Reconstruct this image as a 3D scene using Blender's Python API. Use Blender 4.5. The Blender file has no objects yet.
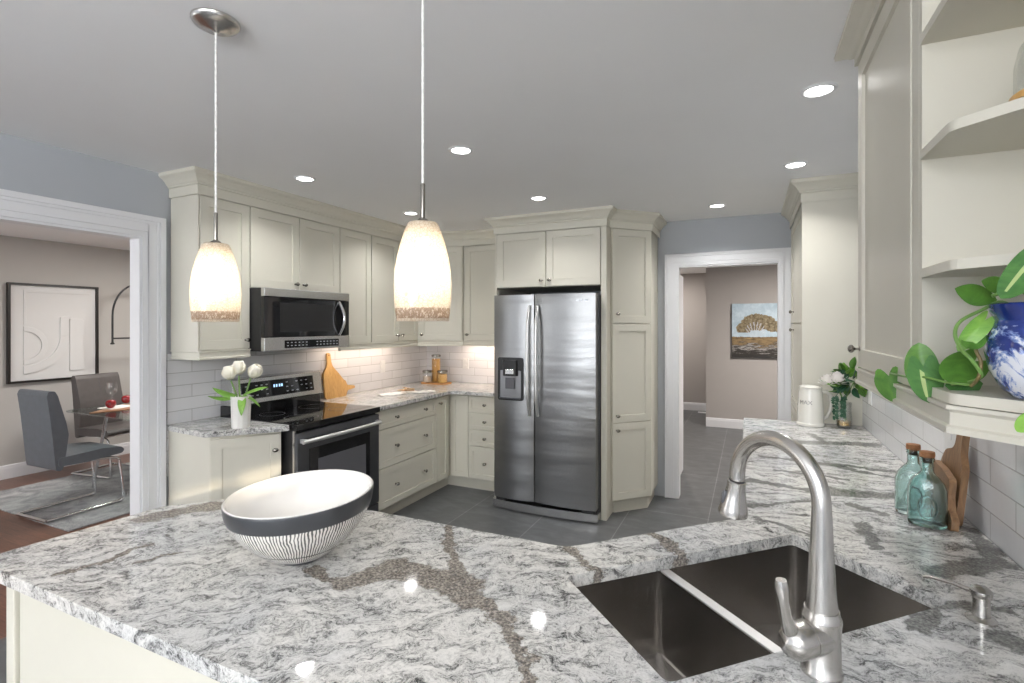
import bpy, bmesh, math, random
from mathutils import Vector, Matrix
from mathutils.geometry import tessellate_polygon

random.seed(7)
S = bpy.context.scene
C = S.collection
PI = math.pi
R = math.radians

# ------------------------------------------------------------------ camera
cam_d = bpy.data.cameras.new('camera')
cam = bpy.data.objects.new('camera', cam_d); C.objects.link(cam)
cam.location = (0, 0, 1.525)
cam.rotation_euler = (R(90), 0, R(25))
cam_d.sensor_width = 36.0
cam_d.lens = 508 / 1024 * 36.0
cam_d.shift_y = -17.1 / 1024
cam_d.clip_start = 0.02
S.camera = cam

# ------------------------------------------------------------------ view, world, daylight
S.view_settings.view_transform = 'Standard'
S.view_settings.look = 'None'
S.view_settings.gamma = 1.0
S.view_settings.use_curve_mapping = False
S.view_settings.exposure = 0.66
try:
    S.cycles.use_denoising = True
    S.cycles.max_bounces = 10
    S.cycles.diffuse_bounces = 5
    S.cycles.glossy_bounces = 4
    S.cycles.transmission_bounces = 8
    S.cycles.transparent_max_bounces = 12
    S.cycles.sample_clamp_indirect = 6.0
    S.cycles.caustics_reflective = False
    S.cycles.caustics_refractive = False
    S.cycles.blur_glossy = 0.5
except Exception:
    pass

W = bpy.data.worlds.new('daylight'); S.world = W
W.use_nodes = True
bg = W.node_tree.nodes['Background']
bg.inputs[0].default_value = (0.82, 0.90, 1.0, 1)
bg.inputs[1].default_value = 1.6

def add_light(name, kind, loc, power, color=(1, 1, 1), rot=(0, 0, 0), **kw):
    d = bpy.data.lights.new(name, kind)
    d.energy = power; d.color = color
    for k, v in kw.items():
        setattr(d, k, v)
    o = bpy.data.objects.new(name, d); C.objects.link(o)
    o.location = loc; o.rotation_euler = rot
    return o

def aim(o, target):
    o.rotation_euler = (Vector(target) - o.location).to_track_quat('-Z', 'Y').to_euler()

# low sun through the side window behind the camera
sun = add_light('sun', 'SUN', (5, -6, 4), 6.5, (1.0, 0.84, 0.62), angle=R(1.6))
sun.rotation_euler = Vector((-3.15, 2.90, -1.10)).to_track_quat('-Z', 'Y').to_euler()
# uplight added behind the camera to brighten the ceiling; no lamp stands there
add_light('added_uplight', 'AREA', (-0.5, -2.5, 1.72), 190, (0.965, 0.985, 1.0), (R(180), 0, 0), shape='DISK', size=0.40)
# daylight standing in the window openings
add_light('rear_window_daylight', 'AREA', (-1.5, -6.02, 1.45), 85, (0.97, 0.985, 1.0), (R(130), 0, 0),
          shape='RECTANGLE', size=3.0, size_y=1.7)
add_light('side_window_daylight', 'AREA', (0.58, -1.15, 1.93), 22, (1.0, 0.97, 0.92), (0, R(90), 0),
          shape='RECTANGLE', size=0.42, size_y=1.0)
add_light('dining_window_daylight', 'AREA', (-5.2, -0.92, 1.45), 18, (1.0, 0.98, 0.95), (R(90), 0, 0),
          shape='RECTANGLE', size=2.0, size_y=1.4)
add_light('dining_added_fill', 'AREA', (-5.05, 3.4, 2.36), 31, (1.0, 0.96, 0.91), shape='DISK', size=0.6)  # fill added overhead to brighten the dining room, no fixture there
for ux, uy, rz_, L_ in ((-3.05, 3.55, 90, 0.9), (-2.35, 4.50, 0, 0.6)):
    add_light('under_cabinet_light', 'AREA', (ux, uy, 1.362), 1.7, (1.0, 0.80, 0.66), (0, 0, R(rz_)), shape='RECTANGLE', size=L_, size_y=0.03)

# ------------------------------------------------------------------ materials
def new_mat(name):
    m = bpy.data.materials.new(name); m.use_nodes = True
    nt = m.node_tree
    b = nt.nodes['Principled BSDF']
    return m, nt, b

def N(nt, typ, **kw):
    n = nt.nodes.new(typ)
    for k, v in kw.items():
        if k.startswith('i_'):
            key = k[2:]
            key = int(key) if key.isdigit() else key.replace('_', ' ')
            n.inputs[key].default_value = v
        else:
            setattr(n, k, v)
    return n

def ramp(nt, fac, stops, interp='LINEAR'):
    r = nt.nodes.new('ShaderNodeValToRGB')
    r.color_ramp.interpolation = interp
    e = r.color_ramp.elements
    while len(e) > 1: e.remove(e[-1])
    e[0].position = stops[0][0]; e[0].color = (*stops[0][1], 1)
    for p, c in stops[1:]:
        x = e.new(p); x.color = (*c, 1)
    nt.links.new(fac, r.inputs[0])
    return r.outputs[0]

def mathn(nt, op, a, b=None, c=None, clamp=False):
    n = nt.nodes.new('ShaderNodeMath'); n.operation = op; n.use_clamp = clamp
    for i, v in enumerate((a, b, c)):
        if v is None: continue
        if isinstance(v, (int, float)): n.inputs[i].default_value = v
        else: nt.links.new(v, n.inputs[i])
    return n.outputs[0]

def mixc(nt, fac, a, b, mode='MIX'):
    n = nt.nodes.new('ShaderNodeMix'); n.data_type = 'RGBA'; n.blend_type = mode
    for sock, v in ((n.inputs[0], fac), (n.inputs[6], a), (n.inputs[7], b)):
        if isinstance(v, (int, float)): sock.default_value = v
        elif isinstance(v, tuple): sock.default_value = (*v, 1) if len(v) == 3 else v
        else: nt.links.new(v, sock)
    return n.outputs[2]

def coords(nt, scale=(1, 1, 1), rot=(0, 0, 0), loc=(0, 0, 0), kind='Object'):
    t = nt.nodes.new('ShaderNodeTexCoord')
    mp = nt.nodes.new('ShaderNodeMapping')
    mp.inputs['Location'].default_value = loc
    mp.inputs['Rotation'].default_value = rot
    mp.inputs['Scale'].default_value = scale
    nt.links.new(t.outputs[kind], mp.inputs[0])
    return mp.outputs[0]

def noise(nt, vec, scale, detail=4, rough=0.55, dist=0.0):
    n = N(nt, 'ShaderNodeTexNoise')
    n.inputs['Scale'].default_value = scale
    n.inputs['Detail'].default_value = detail
    n.inputs['Roughness'].default_value = rough
    n.inputs['Distortion'].default_value = dist
    nt.links.new(vec, n.inputs['Vector'])
    return n

def bump(nt, b, height, strength=0.2, dist=0.002):
    n = nt.nodes.new('ShaderNodeBump')
    n.inputs['Strength'].default_value = strength
    n.inputs['Distance'].default_value = dist
    nt.links.new(height, n.inputs['Height'])
    nt.links.new(n.outputs[0], b.inputs['Normal'])

def painted(name, col, rough=0.4, var=0.03, scale=6, coat=0.0, spec=0.5, bmp=0.03, bscale=180):
    m, nt, b = new_mat(name)
    v = coords(nt)
    n = noise(nt, v, scale, 3)
    lo = tuple(c * (1 - var) for c in col); hi = tuple(min(1, c * (1 + var)) for c in col)
    nt.links.new(ramp(nt, n.outputs[0], [(0.3, lo), (0.7, hi)]), b.inputs['Base Color'])
    b.inputs['Roughness'].default_value = rough
    b.inputs['Coat Weight'].default_value = coat
    b.inputs['Coat Roughness'].default_value = 0.15
    b.inputs['Specular IOR Level'].default_value = spec
    if bmp:
        n2 = noise(nt, v, bscale, 2)
        bump(nt, b, n2.outputs[0], bmp, 0.001)
    return m

def metal(name, col, rough=0.3, aniso=0.0, brush=None, rvar=0.1):
    m, nt, b = new_mat(name)
    b.inputs['Metallic'].default_value = 1.0
    b.inputs['Base Color'].default_value = (*col, 1)
    b.inputs['Anisotropic'].default_value = aniso
    v = coords(nt, brush or (1, 1, 1))
    n = noise(nt, v, 60 if brush else 20, 3)
    r = N(nt, 'ShaderNodeMapRange')
    r.inputs['To Min'].default_value = max(0.02, rough - rvar); r.inputs['To Max'].default_value = rough + rvar
    nt.links.new(n.outputs[0], r.inputs[0])
    nt.links.new(r.outputs[0], b.inputs['Roughness'])
    if brush:
        bump(nt, b, n.outputs[0], 0.04, 0.0006)
        lo = tuple(c * 0.88 for c in col); hi = tuple(min(1, c * 1.08) for c in col)
        nt.links.new(ramp(nt, n.outputs[0], [(0.3, lo), (0.7, hi)]), b.inputs['Base Color'])
    return m

def wood(name, dark, light, scale=(1, 1, 1), rot=(0, 0, 0), rough=0.45, grain=14, dist=2.0, coat=0.0):
    m, nt, b = new_mat(name)
    v = coords(nt, scale, rot)
    n = noise(nt, v, grain, 6, 0.6, dist)
    n2 = noise(nt, v, grain * 0.2, 3)
    f = mathn(nt, 'ADD', mathn(nt, 'MULTIPLY', n.outputs[0], 0.65), mathn(nt, 'MULTIPLY', n2.outputs[0], 0.35))
    nt.links.new(ramp(nt, f, [(0.32, dark), (0.5, tuple((a + c) / 2 for a, c in zip(dark, light))), (0.68, light)]), b.inputs['Base Color'])
    b.inputs['Roughness'].default_value = rough
    b.inputs['Coat Weight'].default_value = coat
    bump(nt, b, n.outputs[0], 0.08, 0.001)
    return m

def glass(name, tint=(1, 1, 1), rough=0.0, density=0.0, bumpy=0, ior=1.45):
    m, nt, b = new_mat(name)
    b.inputs['Transmission Weight'].default_value = 1.0
    b.inputs['Base Color'].default_value = (*tint, 1)
    b.inputs['Roughness'].default_value = rough
    b.inputs['IOR'].default_value = ior
    v = coords(nt)
    n = noise(nt, v, bumpy or 30, 3)
    bump(nt, b, n.outputs[0], 0.35 if bumpy else 0.01, 0.003)
    return m

def thin_glass(name, tint=(1, 1, 1), refl=0.08):
    m, nt, b = new_mat(name)
    nt.nodes.remove(b)
    tr = N(nt, 'ShaderNodeBsdfTransparent'); tr.inputs[0].default_value = (*tint, 1)
    gl = N(nt, 'ShaderNodeBsdfGlossy'); gl.inputs['Roughness'].default_value = 0.02
    lw = N(nt, 'ShaderNodeLayerWeight'); lw.inputs[0].default_value = 0.25
    f = mathn(nt, 'ADD', mathn(nt, 'MULTIPLY', lw.outputs['Facing'], 0.5), refl, clamp=True)
    mx = N(nt, 'ShaderNodeMixShader')
    nt.links.new(f, mx.inputs[0]); nt.links.new(tr.outputs[0], mx.inputs[1]); nt.links.new(gl.outputs[0], mx.inputs[2])
    nt.links.new(mx.outputs[0], nt.nodes['Material Output'].inputs[0])
    return m

def emit(name, col, strength):
    m, nt, b = new_mat(name)
    b.inputs['Base Color'].default_value = (*col, 1)
    b.inputs['Emission Color'].default_value = (*col, 1)
    b.inputs['Emission Strength'].default_value = strength
    return m

M = {}
M['cream'] = painted('cream_cabinet_paint', (0.63, 0.605, 0.525), 0.43, 0.015, 3, coat=0.0, spec=0.32, bmp=0.015)
M['white'] = painted('white_trim_paint', (0.76, 0.76, 0.78), 0.35, 0.01, 3, bmp=0.01)
M['ceiling'] = painted('ceiling_paint', (0.90, 0.90, 0.91), 0.9, 0.01, 2, spec=0.1)
M['wall'] = painted('blue_grey_wall_paint', (0.43, 0.448, 0.475), 0.7, 0.015, 3, spec=0.2)
M['greige'] = painted('greige_wall_paint', (0.49, 0.47, 0.445), 0.75, 0.015, 3, spec=0.2)
M['hallwall'] = painted('hall_wall_paint', (0.42, 0.39, 0.37), 0.75, 0.015, 3, spec=0.2)
def fridge_steel():
    m, nt, b = new_mat('brushed_stainless')
    b.inputs['Metallic'].default_value = 1.0
    v = coords(nt, (1.2, 1.2, 50)); n = noise(nt, v, 60, 3)
    nt.links.new(ramp(nt, n.outputs[0], [(0.3, (0.29, 0.292, 0.295)), (0.7, (0.38, 0.382, 0.385))]), b.inputs['Base Color'])
    b.inputs['Roughness'].default_value = 0.34
    w = noise(nt, coords(nt, (0.35, 0.35, 2.4)), 3.0, 2, 0.4)
    h = mathn(nt, 'ADD', mathn(nt, 'MULTIPLY', w.outputs[0], 1.0), mathn(nt, 'MULTIPLY', n.outputs[0], 0.012))
    bump(nt, b, h, 0.55, 0.02)
    return m
M['steel'] = fridge_steel()
M['dark_recess'] = metal('dispenser_recess_steel', (0.34, 0.34, 0.35), 0.35, 0.0, None, 0.03)
M['satin'] = metal('satin_handle_steel', (0.80, 0.80, 0.80), 0.42, 0.0, None, 0.03)
M['steel_bright'] = metal('bright_stainless', (0.66, 0.66, 0.66), 0.25, 0.3, (2, 2, 40), 0.05)
M['dark_steel'] = metal('dark_oven_steel', (0.16, 0.165, 0.18), 0.35, 0.3, (1.5, 1.5, 40), 0.06)
M['nickel'] = metal('brushed_nickel', (0.62, 0.60, 0.575), 0.25, 0.3, None, 0.01)
M['nickel_dark'] = metal('dark_nickel', (0.34, 0.32, 0.29), 0.25, 0.0, None, 0.05)
M['chrome'] = metal('chrome', (0.80, 0.80, 0.82), 0.08, 0.0, None, 0.03)
M['sink'] = metal('sink_steel', (0.50, 0.48, 0.46), 0.24, 0.0, None, 0.05)
M['sinkrim'] = metal('sink_rim_steel', (0.78, 0.77, 0.76), 0.45, 0.0, None, 0.05)
M['black_glass'] = painted('black_glass', (0.008, 0.008, 0.009), 0.04, 0.1, 3, spec=0.6, bmp=0)
M['black'] = painted('black_plastic', (0.015, 0.015, 0.016), 0.35, 0.1, 5)
M['grey_plastic'] = painted('grey_plastic', (0.10, 0.10, 0.11), 0.3, 0.05, 5)
M['white_plastic'] = painted('white_plastic', (0.75, 0.75, 0.74), 0.3, 0.01, 5)
M['ceramic'] = painted('white_ceramic', (0.82, 0.80, 0.77), 0.12, 0.01, 4, coat=0.5, bmp=0)
M['pitcher'] = painted('cream_ceramic', (0.74, 0.72, 0.66), 0.2, 0.015, 4, coat=0.4, bmp=0.02)
M['charcoal_glaze'] = painted('charcoal_glaze', (0.045, 0.047, 0.052), 0.28, 0.08, 8)
M['leather'] = painted('charcoal_leather', (0.125, 0.140, 0.160), 0.42, 0.08, 20, bmp=0.12, bscale=260)
M['leather_brown'] = painted('dark_brown_leather', (0.095, 0.085, 0.082), 0.42, 0.08, 20, bmp=0.12, bscale=260)
M['text'] = painted('display_text', (0.45, 0.47, 0.5), 0.5, 0.02)
M['ink'] = painted('dark_lettering', (0.30, 0.29, 0.27), 0.6, 0.02)
M['lens'] = emit('downlight_lens', (1.0, 0.98, 0.95), 9.0)
M['bulb'] = emit('warm_bulb', (1.0, 0.86, 0.66), 8.0)
M['display'] = emit('clock_display', (0.35, 0.55, 0.8), 1.0)
M['pane'] = thin_glass('window_pane', (1, 1, 1), 0.03)
M['clear'] = thin_glass('clear_thin_glass', (0.97, 0.98, 0.98), 0.06)
M['table_glass'] = thin_glass('table_glass_material', (0.86, 0.92, 0.91), 0.10)
M['aqua'] = glass('aqua_pressed_glass', (0.74, 0.90, 0.885), 0.03, bumpy=55)
M['water'] = thin_glass('clear_vase_glass', (0.95, 0.96, 0.95), 0.10)
M['cork'] = wood('cork', (0.22, 0.09, 0.035), (0.42, 0.20, 0.09), (1, 1, 1), grain=60, rough=0.8)
M['board'] = wood('golden_board_wood', (0.50, 0.25, 0.065), (0.80, 0.50, 0.19), (6, 6, 0.7), grain=10, rough=0.4)
M['board_dark'] = wood('walnut_board_wood', (0.12, 0.062, 0.026), (0.30, 0.165, 0.075), (5, 5, 0.8), grain=10, rough=0.5)
M['tray'] = wood('tray_wood', (0.33, 0.15, 0.045), (0.55, 0.29, 0.10), (1, 6, 6), grain=8)
M['table_wood'] = wood('table_inlay_wood', (0.28, 0.13, 0.06), (0.50, 0.27, 0.13), (6, 0.8, 1), grain=8, rough=0.3, coat=0.3)
M['dead_wood'] = wood('pale_driftwood', (0.30, 0.17, 0.09), (0.62, 0.42, 0.22), (4, 4, 1), grain=20)
M['leaf'] = wood('green_leaf', (0.045, 0.13, 0.02), (0.13, 0.30, 0.045), (1, 1, 1), grain=22, rough=0.35)
M['leaf_light'] = wood('fresh_green_leaf', (0.10, 0.27, 0.03), (0.28, 0.50, 0.09), (1, 1, 1), grain=22, rough=0.4)
M['leaf_dark'] = wood('blue_green_leaf', (0.015, 0.065, 0.035), (0.05, 0.15, 0.075), (1, 1, 1), grain=30, rough=0.4)
M['leaf_var'] = wood('variegated_leaf', (0.035, 0.12, 0.03), (0.10, 0.24, 0.06), (1, 1, 1), grain=18, rough=0.3, dist=3)
M['leaf_cream'] = painted('cream_leaf_marking', (0.42, 0.52, 0.22), 0.4, 0.1, 30)
M['stem'] = painted('green_stem', (0.14, 0.26, 0.06), 0.5, 0.1, 20)
M['vine'] = painted('brown_vine', (0.16, 0.12, 0.04), 0.5, 0.2, 20)
M['petal'] = painted('cream_tulip_petal', (0.90, 0.86, 0.74), 0.5, 0.03, 15)
M['petal_white'] = painted('white_petal', (0.88, 0.85, 0.82), 0.55, 0.04, 15)
M['pasta'] = wood('dry_spaghetti', (0.45, 0.20, 0.04), (0.75, 0.42, 0.10), (12, 12, 0.5), grain=14, rough=0.6)
M['pasta_short'] = wood('dry_short_pasta', (0.45, 0.22, 0.04), (0.80, 0.50, 0.13), (1, 1, 1), grain=50, rough=0.6)
M['oats'] = wood('pale_grain', (0.45, 0.36, 0.27), (0.70, 0.62, 0.52), (1, 1, 1), grain=70, rough=0.8)
M['linen'] = painted('white_linen', (0.74, 0.72, 0.69), 0.9, 0.03, 30, bmp=0.15, bscale=400)
M['apple'] = wood('red_apple_skin', (0.16, 0.004, 0.008), (0.34, 0.012, 0.018), (1, 1, 1), grain=25, rough=0.15, coat=0.5)
M['gold'] = metal('gold_glaze', (0.60, 0.38, 0.10), 0.25)
M['art_white'] = painted('white_plaster_art', (0.70, 0.69, 0.68), 0.8, 0.01, 5, spec=0.1, bmp=0.05)
M['frame_black'] = painted('black_frame', (0.014, 0.011, 0.010), 0.4, 0.05)
M['dirt'] = painted('potting_soil', (0.03, 0.02, 0.012), 0.9, 0.3, 60)

def cord_mat():
    m, nt, b = new_mat('clear_braided_cord')
    v = coords(nt, (1, 1, 1))
    n = noise(nt, v, 90, 2)
    nt.links.new(ramp(nt, n.outputs[0], [(0.4, (0.72, 0.71, 0.69)), (0.6, (0.85, 0.84, 0.82))]), b.inputs['Base Color'])
    b.inputs['Roughness'].default_value = 0.3
    return m
M['cord'] = cord_mat()

def tile_mat(axis, u0, name):
    """white hand made subway tile in running bond; axis is the world axis along the wall"""
    m, nt, b = new_mat(name)
    t = nt.nodes.new('ShaderNodeTexCoord')
    sp = nt.nodes.new('ShaderNodeSeparateXYZ'); nt.links.new(t.outputs['Object'], sp.inputs[0])
    u = mathn(nt, 'SUBTRACT', sp.outputs[axis], u0 - 30 * 0.306)
    w = mathn(nt, 'SUBTRACT', sp.outputs['Z'], 0.914 - 0.078 * 4)
    cb = nt.nodes.new('ShaderNodeCombineXYZ'); nt.links.new(u, cb.inputs[0]); nt.links.new(w, cb.inputs[1])
    br = N(nt, 'ShaderNodeTexBrick'); br.offset = 0.5; br.offset_frequency = 2
    br.inputs['Color1'].default_value = (0.70, 0.70, 0.715, 1)
    br.inputs['Color2'].default_value = (0.77, 0.77, 0.78, 1)
    br.inputs['Mortar'].default_value = (0.46, 0.455, 0.45, 1)
    br.inputs['Scale'].default_value = 1.0
    br.inputs['Mortar Size'].default_value = 0.0022
    br.inputs['Mortar Smooth'].default_value = 0.3
    br.inputs['Brick Width'].default_value = 0.306
    br.inputs['Row Height'].default_value = 0.078
    br.inputs['Bias'].default_value = 0.0
    nt.links.new(cb.outputs[0], br.inputs['Vector'])
    nt.links.new(br.outputs['Color'], b.inputs['Base Color'])
    n = noise(nt, t.outputs['Object'], 14, 3)
    h = mathn(nt, 'SUBTRACT', mathn(nt, 'MULTIPLY', n.outputs[0], 0.5), br.outputs['Fac'])
    bump(nt, b, h, 0.5, 0.004)
    b.inputs['Roughness'].default_value = 0.16
    b.inputs['Coat Weight'].default_value = 0.2
    return m
M['tile_y'] = tile_mat('Y', 2.208, 'white_subway_tile_side')
M['tile_x'] = tile_mat('X', -2.90, 'white_subway_tile_back')
M['tile_r'] = tile_mat('Y', 1.725, 'white_subway_tile_right')

def slate():
    m, nt, b = new_mat('slate_floor_tile')
    t = nt.nodes.new('ShaderNodeTexCoord')
    sp = nt.nodes.new('ShaderNodeSeparateXYZ'); nt.links.new(t.outputs['Object'], sp.inputs[0])
    u = mathn(nt, 'SUBTRACT', sp.outputs['Y'], 4.13 - 12 * 1.2)
    w = mathn(nt, 'SUBTRACT', sp.outputs['X'], -0.887 - 20 * 0.6)
    cb = nt.nodes.new('ShaderNodeCombineXYZ'); nt.links.new(u, cb.inputs[0]); nt.links.new(w, cb.inputs[1])
    br = N(nt, 'ShaderNodeTexBrick'); br.offset = 0.9; br.offset_frequency = 2
    br.inputs['Color1'].default_value = (0.092, 0.095, 0.098, 1)
    br.inputs['Color2'].default_value = (0.106, 0.109, 0.112, 1)
    br.inputs['Mortar'].default_value = (0.22, 0.22, 0.22, 1)
    br.inputs['Scale'].default_value = 1.0
    br.inputs['Mortar Size'].default_value = 0.003
    br.inputs['Brick Width'].default_value = 1.2
    br.inputs['Row Height'].default_value = 0.6
    nt.links.new(cb.outputs[0], br.inputs['Vector'])
    n = noise(nt, coords(nt, (1.2, 2.6, 1)), 4.5, 9, 0.68, 0.6)
    tint = ramp(nt, n.outputs[0], [(0.3, (0.72, 0.72, 0.73)), (0.52, (1.0, 1.0, 1.0)), (0.74, (1.45, 1.45, 1.44))])
    nt.links.new(mixc(nt, 1.0, br.outputs['Color'], tint, 'MULTIPLY'), b.inputs['Base Color'])
    b.inputs['Roughness'].default_value = 0.38
    n2 = noise(nt, coords(nt), 9, 5, 0.6, 0.8)
    bump(nt, b, mathn(nt, 'SUBTRACT', n2.outputs[0], br.outputs['Fac']), 0.25, 0.004)
    return m
M['slate'] = slate()

def planks():
    m, nt, b = new_mat('cherry_plank_floor')
    t = nt.nodes.new('ShaderNodeTexCoord')
    br = N(nt, 'ShaderNodeTexBrick'); br.offset = 0.37; br.offset_frequency = 2
    br.inputs['Color1'].default_value = (0.13, 0.055, 0.034, 1)
    br.inputs['Color2'].default_value = (0.19, 0.085, 0.052, 1)
    br.inputs['Mortar'].default_value = (0.08, 0.032, 0.016, 1)
    br.inputs['Scale'].default_value = 1.0
    br.inputs['Mortar Size'].default_value = 0.0012
    br.inputs['Brick Width'].default_value = 1.3
    br.inputs['Row Height'].default_value = 0.06
    nt.links.new(t.outputs['Object'], br.inputs['Vector'])
    n = noise(nt, coords(nt, (1.2, 14, 1)), 6, 6, 0.6, 1.5)
    tint = ramp(nt, n.outputs[0], [(0.3, (0.65, 0.6, 0.55)), (0.7, (1.25, 1.25, 1.25))])
    nt.links.new(mixc(nt, 1.0, br.outputs['Color'], tint, 'MULTIPLY'), b.inputs['Base Color'])
    b.inputs['Roughness'].default_value = 0.28
    return m
M['planks'] = planks()

def rug_mat():
    m, nt, b = new_mat('distressed_grey_rug')
    n = noise(nt, coords(nt, (1, 1, 1)), 5, 8, 0.7, 1.0)
    n2 = noise(nt, coords(nt, (20, 60, 1)), 3, 3, 0.6)
    f = mathn(nt, 'ADD', mathn(nt, 'MULTIPLY', n.outputs[0], 0.6), mathn(nt, 'MULTIPLY', n2.outputs[0], 0.4))
    nt.links.new(ramp(nt, f, [(0.36, (0.17, 0.17, 0.175)), (0.5, (0.33, 0.33, 0.335)), (0.62, (0.50, 0.50, 0.50))]), b.inputs['Base Color'])
    b.inputs['Roughness'].default_value = 0.95
    bump(nt, b, n2.outputs[0], 0.3, 0.004)
    return m
M['rug'] = rug_mat()

def seg_mask(nt, px, py, segs):
    """largest of several soft line masks: (x0,y0,x1,y1,half width)"""
    out = None
    for (x0, y0, x1, y1, w) in segs:
        dx, dy = x1 - x0, y1 - y0
        L2 = dx * dx + dy * dy
        ax = mathn(nt, 'SUBTRACT', px, x0); ay = mathn(nt, 'SUBTRACT', py, y0)
        tt = mathn(nt, 'MULTIPLY_ADD', ay, dy / L2, mathn(nt, 'MULTIPLY', ax, dx / L2), clamp=True)
        ex = mathn(nt, 'MULTIPLY_ADD', tt, -dx, ax); ey = mathn(nt, 'MULTIPLY_ADD', tt, -dy, ay)
        d = mathn(nt, 'SQRT', mathn(nt, 'MULTIPLY_ADD', ex, ex, mathn(nt, 'MULTIPLY', ey, ey)))
        k = mathn(nt, 'MULTIPLY_ADD', d, -1.0 / w, 1.0)
        out = k if out is None else mathn(nt, 'MAXIMUM', out, k)
    return out

BROWN = [(-1.00, 0.94, -0.86, 0.925, .014), (-0.86, 0.925, -0.80, 1.04, .035), (-0.80, 1.02, -0.62, 1.03, .058),
         (-0.66, 1.05, -0.55, 0.98, .045), (-0.55, 0.99, -0.45, 0.95, .022), (-0.45, 0.95, -0.33, 0.80, .014),
         (-0.83, 1.31, -0.70, 1.14, .014), (-0.70, 1.15, -0.62, 1.05, .018),
         (-1.72, 0.98, -1.62, 1.12, .05), (-1.52, 0.66, -1.515, 0.85, .012), (-1.42, 0.78, -1.38, 0.86, .010),
         (-0.44, 1.32, -0.30, 1.21, .016), (-0.27, 1.53, -0.16, 1.41, .022)]
GREY = [(0.0, 2.20, 0.24, 2.17, .022), (0.22, 2.17, 0.60, 2.24, .045), (0.05, 2.62, 0.62, 2.58, .022), (0.26, 2.62, 0.50, 2.50, .018),
        (0.10, 2.98, 0.57, 3.12, .05), (0.30, 2.05, 0.38, 1.97, .025), (0.44, 1.57, 0.58, 1.73, .035),
        (0.57, 1.72, 0.60, 1.95, .025), (0.30, 1.86, 0.32, 1.68, .020), (0.36, 1.41, 0.50, 1.43, .020),
        (0.36, 1.40, 0.31, 1.28, .022), (0.44, 1.30, 0.60, 1.22, .035), (-0.02, 1.88, 0.20, 2.03, .014), (0.30, 3.28, 0.36, 3.05, .02),
        (0.10, 2.40, 0.35, 2.36, .016), (0.03, 1.78, 0.20, 1.66, .012)]

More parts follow.
